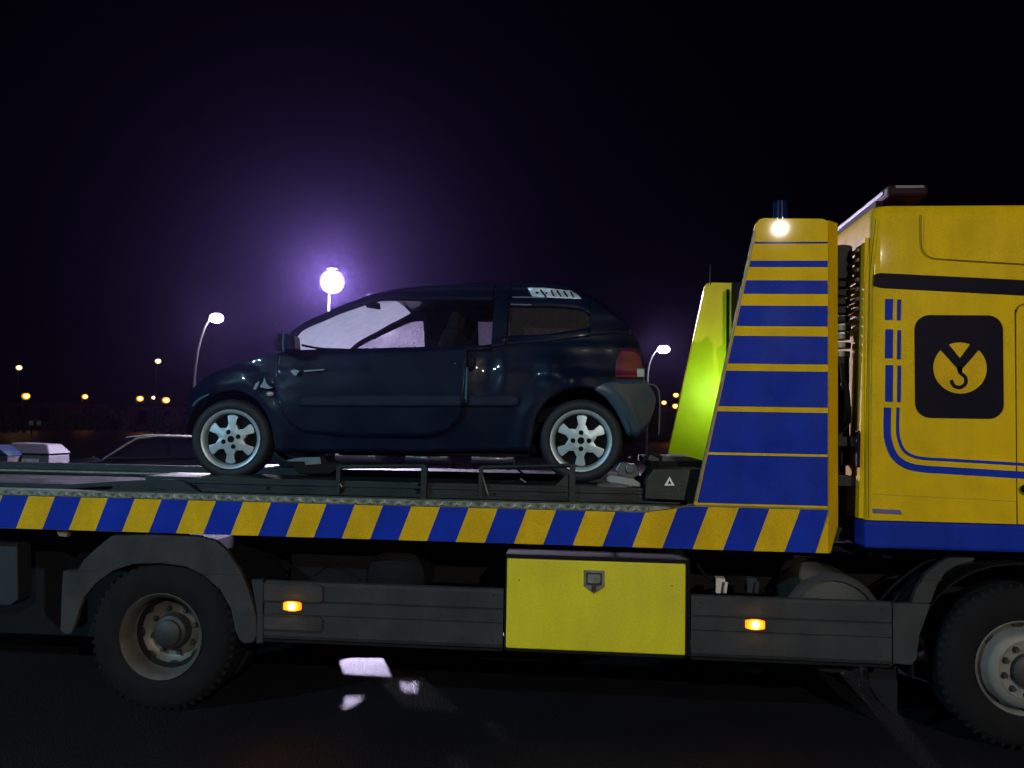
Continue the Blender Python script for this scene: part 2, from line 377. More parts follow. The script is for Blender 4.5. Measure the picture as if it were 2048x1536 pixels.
for x_ in (-2.6, -2.1, -1.6, -1.1, -.6, -.1, .4):
    add('runway_bolt', cyl((x_, .262, 1.39), (x_, .271, 1.39), .012, 6), CHAS, T)
# ---- side towers
plate = pix([(1388, 1010), (1512, 447), (1519, 438), (1530, 435.5), (1646, 437), (1657.5, 442)], 0)
plate = [plate[0]]+plate[1:]+[(1.413, 1.372)]
def tower(y0, y1, near):
    return prism(plate, y0, y1)
tw = add('side_tower', prism(plate, 0, .05), YEL, T, bevel=.006)
# chamfered front corner of the near tower, running down to the bed edge
zt = 3.095
add('tower_corner', ([(1.4135, .0, zt), (1.49, .085, zt), (1.4135, 0, 1.116), (1.43, .02, 1.116), (1.49, .085, 1.27), (1.4135, .02, zt), (1.475, .09, zt), (1.4135, .02, 1.116), (1.425, .035, 1.116), (1.475, .09, 1.27)],
    [(0, 1, 4, 3, 2), (5, 7, 8, 9, 6), (0, 5, 6, 1), (1, 6, 9, 4), (4, 9, 8, 3), (2, 3, 8, 7), (0, 2, 7, 5)]), YEL, T)
add('tower_front_plate', box(1.42, 1.478, .09, .12, 1.3, 3.09), YEL, T)
# blue livery bands on the near tower (height at the front edge, from the photo)
bands = [(483.5, 487), (521.5, 534), (561, 588), (612, 653), (673, 729), (743.6, 815.5), (826, 909), (914, 1012)]
def edge_x(z):
    (xa, za), (xb, zb) = plate[0], plate[1]
    return xa+(z-za)/(zb-za)*(xb-xa)
for a, b in bands:
    z1, z0 = rz(1657, a), rz(1657, b)
    add('tower_band', prism([(edge_x(z0)+.016, z0), (1.408, z0), (1.408, z1), (edge_x(z1)+.016, z1)], -.003, .001), BLU, tw)
add('tower_fold', tube([(edge_x(1.4)+.002, -.002, 1.4), (edge_x(3.03)+.002, -.002, 3.03)], .007, 6), ALU, tw)
add('tower_base_trim', box(.64, 1.412, -.006, -.0005, 1.3695, 1.379), bedm, tw)
ft = add('side_tower', prism(plate, W2-.05, W2), mat('yellow_inner', (.62, .44, .004), .48, spec=.2, var=.08), T, bevel=.006)
add('tower_slot', box(1.175, 1.20, W2-.056, W2-.051, 1.5, 3.05), CHAS, ft)
add('tower_fold', tube([(edge_x(1.5), W2-.055, 1.5), (edge_x(3.03), W2-.055, 3.03)], .008, 6), CHROME, ft)
add('tower_flange', box(1.395, 1.413, W2-.4, W2-.05, 1.37, 3.09), YEL, ft)
add('tower_flange', box(1.395, 1.413, .05, .32, 1.37, 3.09), YEL, tw)
add('tower_post', box(1.19, 1.30, W2-.30, W2-.22, 1.3, 3.07), CHAS, ft)
# low headboard between the towers
add('headboard', join(box(1.30, 1.36, .3, W2-.3, 1.3, 1.62), box(1.32, 1.35, .3, W2-.3, 1.9, 1.94)), DECK, T, bevel=.005)
# dark beacon on top of the near tower
bx, bz = rx(1561, 430, .12), 3.10
bc = add('beacon', lathe_y((0, 0, 0), [(0, 0)], 3), BLK, T) if False else add('beacon', join(cyl((bx, .12, bz), (bx, .12, bz+.03), .06, 16), cyl((bx, .12, bz+.03), (bx, .12, bz+.14), .047, 16, .042)), mat('beacon_blue', (.006, .01, .06), .12, coat=1), T, smooth=True)
# aerial on the far tower
add('aerial', cyl((1.03, W2-.1, 3.08), (1.03, W2-.1, 3.26), .006, 6), CHAS, T)
# work lamp fixed between the towers
wl = P(1455, 775, 1.75)
wk = add('work_lamp', box(wl.x-.05, wl.x+.05, 1.79, 1.86, wl.z-.045, wl.z+.045), CHAS, T, bevel=.01)
add('lamp_lens', box(wl.x-.04, wl.x+.04, 1.862, 1.872, wl.z-.035, wl.z+.035), lampmat('work_lens', (.38, 1, .45), L_WORK), wk)
add('lamp_bracket', box(wl.x-.02, 1.36, 1.76, 1.79, wl.z-.015, wl.z+.015), CHAS, wk)
wl2 = (1.45, .50, 2.02)
wk = add('work_lamp', box(1.43, 1.47, .95, 1.05, 2.0, 2.08), CHAS, T, bevel=.01)
add('lamp_lens', box(1.472, 1.478, .96, 1.04, 2.01, 2.07), lampmat('work_lens_small', (.80, 1, .70), 60), wk)
add('lamp_bracket', box(1.36, 1.43, .98, 1.02, 2.02, 2.05), CHAS, wk)
# ---- locker
lk = add('locker_box', box(rx(1015, 1115), rx(1371, 1126), -.02, .5, .492, 1.03), mat('locker_yellow', (.72, .60, .004), .55, streak=0.28, var=.04, dirt=(.45, .34, .02), ds=3, da=.3), T, bevel=.008)
X0, X1 = rx(1015, 1115), rx(1371, 1126)
add('locker_lid', box(X0-.01, X1+.02, -.03, .5, 1.033, 1.055), CHAS, lk)
add('locker_frame', join(box(X0-.012, X0-.001, -.005, .5, .48, 1.03), box(X1+.001, X1+.03, .01, .5, .48, 1.03), box(X0, X1, .0, .5, .47, .489)), CHAS, lk)
lx, lz = rx(1188, 1160), rz(1188, 1160)
la = add('latch', prism([(lx-.062, lz+.062), (lx+.062, lz+.062), (lx+.062, lz-.035), (lx+.012, lz-.068), (lx-.012, lz-.068), (lx-.062, lz-.035)], -.027, -.0195), ALU, lk, bevel=.002)
add('latch_recess', prism(rrect(lx-.048, lx+.048, lz-.028, lz+.048, .008, 3), -.0285, -.0268), HUBM, la)
add('latch_handle', join(prism(rrect(lx-.038, lx+.038, lz-.012, lz+.038, .008, 3), -.036, -.029), cyl((lx, -.04, lz+.012), (lx, -.0355, lz+.012), .011, 12)), ALU, la, bevel=.0015)
add('keyhole_cover', prism([(lx-.014, lz-.026), (lx+.014, lz-.026), (lx+.012, lz-.055), (lx, lz-.078), (lx-.012, lz-.055)], -.037, -.0275), mat('cover_brown', (.03, .012, .01), .6), la)
for px, py in ((1038, 1160), (1344, 1172)):
    q = P(px, py, -.02); add('rivet', cyl((q.x, -.023, q.z), (q.x, -.0195, q.z), .004, 8), SEAM, lk)
# ---- side skirts
def skirt(x0, x1, ztop, zbot, extra=()):
    prof = [(.03, ztop), (.008, ztop-.006), (0, ztop-.022), (0, ztop-.112), (.012, ztop-.117), (.012, ztop-.123), (0, ztop-.128), (0, ztop-.198), (.008, ztop-.203), (0, ztop-.208), (0, zbot+.02), (.01, zbot), (.04, zbot-.004)]
    n = len(prof); v = [(x, y, z) for x in (x0, x1) for y, z in prof]
    return v, [(i, i+1, n+i+1, n+i) for i in range(n-1)]
sk = add('side_skirt', skirt(-1.995, X0-.02, .838, .487), GREY, T, solid=.006)
add('bottom_trim', box(-1.995, X0-.02, .012, .05, .462, .478), CHAS, sk)
sk2 = add('side_skirt', skirt(X1+.035, rx(1783, 1206), .842, .487), GREY, T, solid=.006)
add('bottom_trim', box(X1+.035, rx(1783, 1206), .012, .05, .462, .478), CHAS, sk2)
# left skirt end piece toward the arch
add('skirt_end', prism(pix([(502, 1160), (525, 1160), (525, 1287), (512, 1287), (514, 1230)], 0), .004, .05), GREY, T, bevel=.003)
for par_, xa2, xb2 in ((sk, -1.40, X0-.08), (sk2, X1+.09, rx(1783, 1206)-.06)):
    for x_ in (xa2, xb2):
        for z_ in (.80, .53): add('skirt_bolt', cyl((x_, -.005, z_), (x_, .002, z_), .008, 8), SEAM, par_)
# step recess round the left marker lamp
rp = add('step_panel', prism(pix([(528, 1166), (640, 1169), (646, 1175), (646, 1198), (638, 1205), (528, 1201)], -.006), -.012, .004), GREYD, sk, bevel=.004)
add('step_panel', prism(pix([(528, 1232), (640, 1234), (645, 1240), (645, 1256), (638, 1263), (528, 1258)], -.006), -.012, .004), GREYD, sk, bevel=.004)
for pts in ([(528, 1165), (638, 1168), (646, 1174), (646, 1198), (638, 1206), (528, 1202)], [(528, 1231), (638, 1233), (645, 1239), (645, 1257), (638, 1264), (528, 1259)]):
    add('panel_seam', ribbon(pix(pts+pts[:1], 0), .006, -.0135, -.011), SEAM, sk)
# right skirt end cap, narrowing beside the front wheel
cap = pix([(1786, 1207), (1862, 1208), (1852, 1238), (1840, 1270), (1834, 1318), (1824, 1331), (1786, 1328)], 0)
add('skirt_end', prism(cap, 0, .06), GREY, T, bevel=.006)
# marker lamps
for px, py, par in ((585, 1212, sk), (1510, 1249, sk2)):
    q = P(px, py, -.01)
    ml = add('marker_lamp', prism([(q.x-.056, q.z+.022), (q.x-.02, q.z+.03), (q.x+.02, q.z+.03), (q.x+.056, q.z+.022), (q.x+.056, q.z-.022), (q.x+.02, q.z-.03), (q.x-.02, q.z-.03), (q.x-.056, q.z-.022)], -.022, .0), AMB, T, bevel=.003)
    add('lamp_bulb', ellipsoid((q.x, -.025, q.z), .022, .012, .021, 12, 6), AMBC, ml, smooth=True)
# ---- rear mudguard (wide grey arch)
outer = [(120, 1262), (122, 1200), (125, 1143), (155, 1140), (165, 1122), (190, 1098), (222, 1072), (300, 1070), (395, 1074), (430, 1082), (452, 1100), (480, 1140), (497, 1180), (512, 1235), (514, 1270), (505, 1286), (488, 1288), (478, 1280), (470, 1262), (462, 1220), (440, 1180), (405, 1150), (372, 1134), (320, 1127), (265, 1129), (225, 1142), (190, 1168), (168, 1195), (158, 1222), (150, 1250), (142, 1268), (132, 1270)]
mg = add('mudguard', prism(pix(outer, 0), .0, .04), GREYD, T, bevel=.008)
add('mudguard_seam', ribbon(pix([(395, 1148), (482, 1149)], 0), .004, -.002, .003), SEAM, mg)
add('mudguard_seam', ribbon(pix([(140, 1142), (200, 1140)], 0), .003, -.002, .003), SEAM, mg)
arc_o = pix(outer[2:16], 0)
v, f = [], []
for x, z in arc_o: v += [(x, .03, z), (x, .62, z)]
add('mudguard_hood', (v, [(2*i, 2*i+1, 2*i+3, 2*i+2) for i in range(len(arc_o)-1)]), CHAS, T, solid=.01)
# front mudguard
fo = pix([(1823, 1207), (1833, 1180), (1850, 1152), (1875, 1130), (1900, 1116), (1950, 1116), (1948, 1122), (1912, 1132), (1892, 1145), (1875, 1170), (1862, 1207)], .0)
fg = add('mudguard', prism(fo, .0, .05), GREYD, T, bevel=.006)
add('mudguard_seam', ribbon(pix([(1845, 1160), (1885, 1160)], 0), .004, -.002, .003), SEAM, fg)
fi = smooth_line([(rx(1760, 1200, .25), rz(1760, 1200, .25)), (rx(1800, 1160, .25), rz(1800, 1160, .25)), (rx(1850, 1125, .25), rz(1850, 1125, .25)), (rx(1900, 1112, .25), rz(1900, 1112, .25))], 5)
for k in range(3):
    add('mudguard_rib', tube([(p[0]+k*.045, .25-.05*k, p[1]-.01*k) for p in fi], .008, 6), CHAS, fg, smooth=True)
arc = [(2.5+.60*math.cos(math.radians(a)), .48+.60*math.sin(math.radians(a))) for a in range(20, 190, 12)]
v = []
for x, z in arc: v += [(x, .05, z), (x, .6, z)]
add('mudguard_hood', (v, [(2*i, 2*i+1, 2*i+3, 2*i+2) for i in range(len(arc)-1)]), CHAS, T, solid=.01)
# mud flap
add('mud_flap', prism(pix([(1735, 1335), (1796, 1332), (1794, 1432), (1762, 1405), (1740, 1370)], .22), .22, .235), mat('mudflap_rubber', (.012, .012, .017), .9, spec=.15), T)
# ---- air tanks and filler under the chassis
def tank(c, r, L_, m, nm='air_tank', rzf=1):
    prof = [(0.001, -L_/2-.03), (r*.6, -L_/2-.02), (r, -L_/2+.03), (r, L_/2-.03), (r*.6, L_/2+.02), (.001, L_/2+.03)]
    v, f = lathe_y((0, 0, 0), prof, 24)
    v = [(c[0]+p[0], c[1]+p[1], c[2]+p[2]*rzf) for p in v]
    return add(nm, (v, f), m, T, smooth=True)
tankm = mat('tank_alloy', (.025, .028, .024), .6, metal=.1, dirt=(.03, .025, .02), ds=8)
# big tank lying behind the right skirt: its rounded shoulders show above and below
q = P(1642, 1250, .45)
o = tank((q.x, .42, .67), .30, .5, tankm, 'fuel_tank', 1.0)
add('tank_strap', lathe_y((q.x, .42, .67), [(.26, -.262), (.285, -.25), (.30, -.225)], 24), GREYD, o, smooth=True)
q = P(1495, 1325, .5); tank((q.x, .5, q.z+.11), .13, .4, CHAS)
q = P(800, 1155, .5); o = tank((q.x, .6, .82), .19, .5, CHAS)
for px, py, s in ((1440, 1170, 1), (1503, 1170, .7)):
    q = P(px, py, .35)
    add('brake_valve', join(box(q.x-.03, q.x+.03, .33, .42, q.z-.05, q.z+.045), cyl((q.x+.02, .3, q.z-.04), (q.x+.03, .3, q.z+.03), .014, 8)), WHITE if s == 1 else GREYD, T, bevel=.012)
add('air_hose', tube(smooth_line([P(1390, 1120, .4), P(1410, 1150, .4), P(1440, 1165, .38), P(1480, 1160, .4), P(1530, 1185, .4)], 5), .009, 6), CHAS, T, smooth=True)
add('air_hose', tube(smooth_line([P(560, 1120, .5), P(620, 1150, .5), P(660, 1130, .5), P(720, 1160, .5)], 5), .012, 6), CHAS, T, smooth=True)
# stabiliser leg at the rear
add('stabiliser_leg', join(prism(pix([(-30, 1082), (34, 1086), (36, 1200), (20, 1212), (-30, 1210)], .3), .3, .45)), mat('stabiliser_grey', (.012, .012, .016), .7), T, bevel=.01)
add('rear_bracket', prism(pix([(110, 1058), (136, 1062), (133, 1074), (118, 1072)], .05), .05, .09), mat('bracket_tan', (.20, .13, .10), .6), T)
# added blocks that keep lamp lit ground dark and out of sight
add('rear_light_block', box(-5.4, -3.2, W2-.5, W2-.02, .14, 1.10), CHAS, T, bevel=.01)  # added unseen on the far side to shade the ground
add('ground_blind', box(-5.4, -3.2, .7, .9, .26, .98), CHAS, T, bevel=.01)  # added to hide the lit ground beyond the tail
add('gap_blind', box(-2.02, -1.15, .5, .72, .60, .96), CHAS, T, bevel=.02)  # added to cover a bright gap above the left skirt
# added light mask on the far side; its openings shape the pools on the road
LAMP = P(665, 562, 17)
def ground_at(px, py):
    d = P(px, py, 0)-CAM; return CAM+d*(-CAM.z/d.z)
def cast(g, Yp):
    t = (Yp-g.y)/(LAMP.y-g.y); q_ = g+(LAMP-g)*t; return (q_.x, q_.z)
YP = W2-.03
light_pools = [[(677, 1322), (700, 1316), (766, 1317), (782, 1354), (687, 1348)], [(690, 1394), (725, 1394), (716, 1404), (702, 1412), (683, 1419)], [(799, 1362), (812, 1366), (834, 1363), (833, 1386), (803, 1384)], [(604, 1545), (613, 1522), (638, 1523), (640, 1545)]]
bmp = bmesh.new(); eds = []
for loop in [[(-2.9, .02), (1.95, .02), (1.95, 1.1), (-3.2, 1.1), (-3.2, .8)]]+[[cast(ground_at(*p), YP) for p in g] for g in light_pools]:
    vs_ = [bmp.verts.new((x, YP, z)) for x, z in loop]
    eds += [bmp.edges.new((vs_[k], vs_[(k+1) % len(vs_)])) for k in range(len(vs_))]
bmesh.ops.triangle_fill(bmp, edges=eds, use_beauty=True)
bmp.verts.index_update()
vf_ = ([v.co.copy() for v in bmp.verts], [tuple(v.index for v in f_.verts) for f_ in bmp.faces]); bmp.free()
add('light_mask_panel', vf_, CHAS, T, solid=.004)
# ---- truck wheels
def truck_wheel(c, kind, far=False):
    s = -1 if far else 1
    x, y, z = c
    R = .470 if kind == 'rear' else .467
    yy = y
    depth = .62 if kind == 'rear' else .29
    tp = [(.262, .012), (.30, -.004), (.36, -.012), (.42, -.004), (R-.018, .02), (R, .05), (R, depth-.05), (R-.02, depth-.02), (.36, depth), (.27, depth)]
    if kind == 'rear': tp = tp[:6]+[(R, .26), (R-.05, .285), (R-.05, .335), (R, .36)]+tp[6:]
    def lt(prof, n=48): 
        v, f = lathe_y((x, 0, z), prof, n); return [(p[0], yy+s*p[1], p[2]) for p in v], f
    wh = add('wheel', lt([(.001, .3), (.24, .3), (.24, .12), (.20, .15)]), CHAS, T, loc=c, smooth=True)
    # tread blocks cut as ribs round the edge
    ty = add('tyre', lt(tp, 64), TTYRE, wh, loc=c, smooth=True, angle=50)
    blocks = []
    for k in range(52):
        a = 2*math.pi*k/52
        u = Vector((math.cos(a), 0, math.sin(a))); t = Vector((-u.z, 0, u.x)); o_ = Vector((x, 0, z))
        vs = []
        for rr_, y_, tt in ((R-.028, .014, .012), (R+.004, .03, .012), (R+.004, .10, .012)):
            for sg in (-1, 1): p = o_+u*rr_+t*sg*tt; vs.append((p.x, yy+s*y_, p.z))
        blocks.append((vs, [(0, 1, 3, 2), (2, 3, 5, 4)]))
    add('tread_block', join(*blocks), TTYRE, wh, loc=c)['kind'] = 'stuff'
    if kind == 'rear':
        rim = add('rim', lt([(.262, .014), (.272, .0), (.268, -.006), (.258, .004), (.250, .02), (.235, .045), (.236, .10), (.228, .13), (.205, .16), (.17, .185), (.16, .19), (.13, .19), (.001, .19)]), STEEL, wh, loc=c, smooth=True, angle=60)
        add('hub', lt([(.115, .19), (.115, .14), (.105, .115), (.085, .105), (.083, .085), (.07, .075), (.001, .075)], 32), HUBM, wh, loc=c, smooth=True, angle=40)
        nr, nh, ny = .145, .203, .19
    else:
        rim = add('rim', lt([(.262, .014), (.272, .0), (.268, -.008), (.258, .0), (.250, .03), (.243, .05), (.232, .03), (.222, -.03), (.205, -.055), (.17, -.06), (.165, -.045), (.10, -.043), (.001, -.043)]), mat('front_rim_paint', (.19, .18, .165), .55, metal=.1, dirt=(.08, .07, .06), ds=9, da=.6), wh, loc=c, smooth=True, angle=60)
        add('hub', lt([(.098, -.043), (.096, -.08), (.08, -.092), (.001, -.095)], 32), HUBM, wh, loc=c, smooth=True, angle=40)
        nr, nh, ny = .136, .236, -.043
    for k in range(10 if kind != 'rear' else 8):
        a = 2*math.pi*(k+.35)/(10 if kind != 'rear' else 8)
        cx, cz = x+nr*math.cos(a), z+nr*math.sin(a)
        add('wheel_nut', cyl((cx, yy+s*ny, cz), (cx, yy+s*(ny-.03), cz), .019, 6, .014), HUBM, wh, loc=c)
    for k in range(8):
        a = 2*math.pi*(k+.1)/8
        cx, cz = x+nh*math.cos(a), z+nh*math.sin(a)
        yh = ny-.03 if kind == 'rear' else .028
        v, f = ellipsoid((0, 0, 0), .032, .006, .018, 12, 4)
        v = [(cx+p[0]*math.sin(a)*-1+p[2]*math.cos(a), yy+s*(yh)+p[1], cz+p[0]*math.cos(a)+p[2]*math.sin(a)) for p in v]
        add('hand_hole', (v, f), SEAM, wh, loc=c, smooth=True)
    return wh
truck_wheel((-2.672, .02, .462), 'rear')
truck_wheel((2.515, .03, .487), 'front')
truck_wheel((-2.672, W2-.02, .462), 'rear', True)
truck_wheel((2.515, W2-.03, .487), 'front', True)
# ---- cab
cx0b, cx0t = 1.625, 1.672
CX1 = 3.9
cabz0, cabz1 = 1.315, 3.20
secs = []
N_ = 6
rc = .055
def cab_sec(z):
    t = (z-cabz0)/(cabz1-cabz0); x0 = cx0b+(cx0t-cx0b)*t; o = []
    y0 = 0.0+(.02*max(0, (t-.55)/.45)); y1 = W2-y0
    for i in range(N_+1):
        a = math.radians(180+90*i/N_); o.append((x0+rc+rc*math.cos(a), y0+rc+rc*math.sin(a), z))
    o += [(CX1, y0, z), (CX1, y1, z)]
    for i in range(N_+1):
        a = math.radians(90+90*i/N_); o.append((x0+rc+rc*math.cos(a), y1-rc+rc*math.sin(a), z))
    return o
zs = [cabz0, 1.6, 2.0, 2.5, 3.0, 3.12, 3.165, 3.19, 3.2]
ins = [0, 0, 0, 0, 0, .0, .01, .03, .06]
v = []
for z, i_ in zip(zs, ins):
    for p in cab_sec(z):
        x = p[0]+(i_ if p[0] < 2 else 0); y = p[1]+(i_ if p[1] < 1.2 else -i_); v.append((x, y, p[2]))
n = len(cab_sec(1)); f = []
for j in range(len(zs)-1):
    for i in range(n): f.append((j*n+i, j*n+(i+1) % n, (j+1)*n+(i+1) % n, (j+1)*n+i))
f += [tuple(range(n)), tuple(range(len(v)-1, len(v)-n-1, -1))]
cab = add('cab', (v, f), YEL, T, smooth=True, angle=30)
CY = -.0005
def on_cab(nm, pts, m, y0=-.004, y1=.001, par=None, **k): return add(nm, prism(pts, y0, y1), m, par or cab, **k)
add('cab_sill', prism([(1.612, 1.150), (CX1, 1.150), (CX1, 1.312), (1.612, 1.312)], -.012, W2+.012), BLU, T, bevel=.02)
add('cab_corner_strip', prism([(1.600, 1.32), (1.628, 1.32), (1.665, 3.0), (1.640, 3.0)], .05, .12), YEL, cab)
# black band and black panel (blanked window) with the recovery emblem
band = pix([(1750, 549), (1760, 546), (2060, 561), (2060, 591), (1762, 575), (1749, 571)], 0)
on_cab('window_band', band, BLK, -.003, .03)
a, b = P(1829, 630, 0), P(2007, 838, 0)
win = on_cab('cab_window', [(x+(z-2.2)*.0, z) for x, z in rrect(a.x, b.x, b.z, a.z, .085, 8)], BLK, -.006, .01)
c = P(1920, 736, -.008); R_ = .150
disc = [(c.x+R_*math.cos(2*math.pi*i/48), c.z+R_*math.sin(2*math.pi*i/48)) for i in range(48)]
add('emblem_disc', prism(disc, -.0085, -.0055), YELF, T)
Z_ = -.0105
def em(pts, nm='emblem_hook'): return add(nm, prism(pts, Z_, -.0084), BLK, T)
def Q(zx, zy): q_ = P(1300+zx/2.738, 340+zy/2.738, -.009); return (q_.x, q_.z)
em([Q(1572, 965), Q(1612, 925), Q(1697, 1030), Q(1772, 928), Q(1812, 972), Q(1716, 1083), Q(1678, 1083)], 'emblem_letter')
hook = smooth_line([Q(1697, 1078), Q(1700, 1110), Q(1726, 1135), Q(1728, 1168), Q(1700, 1190), Q(1665, 1182), Q(1648, 1150)], 6)
add('emblem_hook', ribbon(hook, .021, Z_, -.0084), BLK, T)
em([Q(1680, 1083), Q(1712, 1083), Q(1708, 1110), Q(1686, 1110)], 'emblem_shank')
# livery lines
for x0, x1, segs in ((1771, 1786, ((598, 639), (658.5, 716), (730, 803))), (1795, 1802, ((599, 640), (660, 718), (731, 804)))):
    for y0_, y1_ in segs:
        on_cab('livery_stripe', pix([(x0, y0_), (x1, y0_+.5), (x1-1, y1_+.5), (x0-1, y1_)], 0), BLUF)
th = smooth_line(pix([(1775, 815), (1774, 850), (1776, 880), (1788, 911), (1812, 930), (1845, 937.5), (1900, 941), (2060, 951)], 0), 6)
on = add('livery_stripe', ribbon(th, .041, -.004, .001), BLUF, cab)
th = smooth_line(pix([(1796, 815), (1795, 850), (1797, 876), (1807, 900), (1825, 912), (1850, 917), (1900, 920), (2060, 929.5)], 0), 6)
add('livery_stripe', ribbon(th, .017, -.004, .001), BLUF, cab)
# seams and small fittings
add('panel_seam', ribbon(smooth_line(pix([(2048, 608), (2038, 612), (2032, 625), (2031, 660), (2034, 1052)], 0), 5), .005, -.002, .001), SEAM, cab)
add('panel_seam', ribbon(smooth_line(pix([(1842, 430), (1842, 470), (1845, 500), (1862, 515), (1900, 519), (2060, 529)], 0), 5), .004, -.002, .001), SEAM, cab)
add('panel_seam', ribbon(pix([(1737, 1036), (1738, 560), (1751, 440)], 0), .003, -.002, .001), SEAM, cab)
add('panel_seam', ribbon(pix([(1745, 988), (2032, 1003)], 0), .003, -.001, .001), mat('seam_soft', (.30, .2, .01), .6), cab)
on_cab('badge', pix([(1745, 1017), (1800, 1020), (1804, 1029), (1746, 1026)], 0), mat('badge_violet', (.10, .08, .22), .4))
q = P(2052, 978, 0); add('door_handle', ellipsoid((q.x, -.02, q.z), .04, .03, .03, 14, 8), BLK, cab, smooth=True)
# rear wall fittings of the cab: intake stack, exhaust cover, hoses
q = P(1706, 640, .25)
sx = 1.56
for i in range(9):
    z = 2.30+i*.055
    add('intake_ring', cyl((sx, .34, z), (sx, .34, z+.035), .075+.006*(i % 2), 18), ALU if i < 4 else GREYD, cab, smooth=True)
add('intake_stack', cyl((sx, .34, 1.62), (sx, .34, 2.30), .07, 18), GREYD, cab, smooth=True)
add('intake_cap', cyl((sx, .34, 2.79), (sx, .34, 3.0), .09, 18), GREYD, cab, smooth=True)
add('rear_hose', tube(smooth_line([(1.55, .22, 2.25), (1.57, .2, 2.05), (1.57, .2, 1.95), (1.56, .24, 1.87), (1.53, .3, 1.85)], 6), .012, 8), CHAS, cab, smooth=True)
add('rear_hose', tube(smooth_line([(1.54, .2, 2.12), (1.58, .2, 2.1), (1.59, .2, 1.9), (1.56, .22, 1.84)], 6), .010, 8), CHAS, cab, smooth=True)
add('rear_bracket', join(box(1.50, 1.62, .15, .5, 1.74, 1.80), box(1.50, 1.62, .15, .5, 1.50, 1.56), box(1.52, 1.6, .3, .36, 1.15, 1.5), box(1.52, 1.6, .3, .36, 1.55, 1.75)), GREYD, cab, bevel=.006)
add('rear_grille', join(*[box(1.615, 1.63, .12, .7, z, z+.02) for z in [2.45+.06*i for i in range(9)]]), mat('grille_tan', (.16, .11, .05), .6), cab)
add('rear_vent', prism(rrect(1.585, 1.602, 1.62, 1.84, .008, 3), .03, .06), BLK, cab)
# light bar on the cab roof
lb = add('roof_light_bar', box(1.80, 2.04, .12, 2.22, 3.27, 3.345), mat('lightbar_dark', (.02, .004, .008), .6, spec=.1), T, bevel=.02)
add('light_bar_foot', join(*[box(1.86, 1.96, y, y+.08, 3.19, 3.275) for y in (.3, 1.9)]), CHAS, lb)
add('light_bar_lens', box(1.84, 2.01, .113, .119, 3.318, 3.336), mat('lightbar_lens_grey', (.09, .085, .09), .5), lb, bevel=.002)
add('light_bar_lens', box(1.793, 1.799, .2, 2.1, 3.30, 3.325), mat('lightbar_lens_grey', (.09, .085, .09), .5), lb, bevel=.002)
add('roof_rail', box(1.72, 1.76, .1, 2.2, 3.205, 3.235), CHAS, lb)

# ------------------------------------------------------------------ wrecked car on the bed
YC = 1.35                                   # centre line
C_ = thing('wrecked_car', (-1.25, YC, 1.45), 'dark teal three door hatchback with a crashed front, strapped on the tow truck bed', 'car')
def lerp(x, tab):
    if x <= tab[0][0]: return tab[0][1]
    for (a, b), (c_, d) in zip(tab, tab[1:]):
        if x <= c_:
            t = (x-a)/(c_-a); t = t*t*(3-2*t); return b+(d-b)*t
    return tab[-1][1]
SEC = [(1.55, .05), (1.66, .028), (1.80, .006), (1.95, 0), (2.07, .001), (2.16, .010), (2.24, .030), (2.36, .055), (2.45, .085), (2.60, .135), (2.72, .20), (2.80, .30)]
def nz(x, z, s, k=0): return math.sin(x*s+1.3*k)*math.cos(z*s*1.3+.7*k+x*s*.4)
GLINT_BUMPS = [((q_ := P(*pp_, .55)).x, q_.z, br_, ba_) for pp_, br_, ba_ in (((1104, 734), .09, .050), ((1142, 764), .055, .028), ((1240, 690), .07, .012))]  # bulges shaped to catch lamp highlights on the rear wing
def yfun(x, z, dent=True):
    t = abs(x+1.22)/1.70
    y = .55+lerp(z, SEC)+.24*min(1.15, t)**6
    for wx, wz in ((-2.49, 1.72), (-.05, 1.74)):          # flared arches
        d = math.hypot(x-wx, z-wz); y -= (.020 if wx < -1 else .034)*math.exp(-((d-.38)/.085)**2)
    y -= .012*math.exp(-((z-2.17+.03*(x+.05))/.03)**2)*math.exp(-((x-.0)/.5)**2)
    if dent:
        for bx0, bz0, br, ba in GLINT_BUMPS: y -= ba*math.exp(-(((x-bx0)**2+(z-bz0)**2)/br**2))
        y += .0025*nz(x, z, 9)+.0018*nz(x, z, 21, 2)
        d = math.hypot((x+.70)/.09, (z-2.17)/.12); y += .035*math.exp(-d*d*1.3)          # dent behind the door
        d = math.hypot((x+.58)/.05, (z-2.23)/.16); y -= .008*math.exp(-d*d)
        d = math.hypot((x+2.22)/.12, (z-2.06)/.10); y += .02*math.exp(-d*d)+.003*nz(x, z, 45)*math.exp(-d*d*.4)  # torn fender
        if x < -2.2: y += .008*nz(x, z, 14, 3)*min(1, (-2.2-x)/.4)
    return y
def curve(pts, Y=.57, n=6, sm=True):
    pts = [Vector(((q_ := P(x, y, Y)).x, q_.z)) for x, y in pts]
    return smooth_line(pts, n) if sm else pts
def at_x(line, x):
    if x <= line[0].x: return line[0].y
    for a, b in zip(line, line[1:]):
        if a.x <= x <= b.x and b.x > a.x: return a.y+(b.y-a.y)*(x-a.x)/(b.x-a.x)
    return line[-1].y
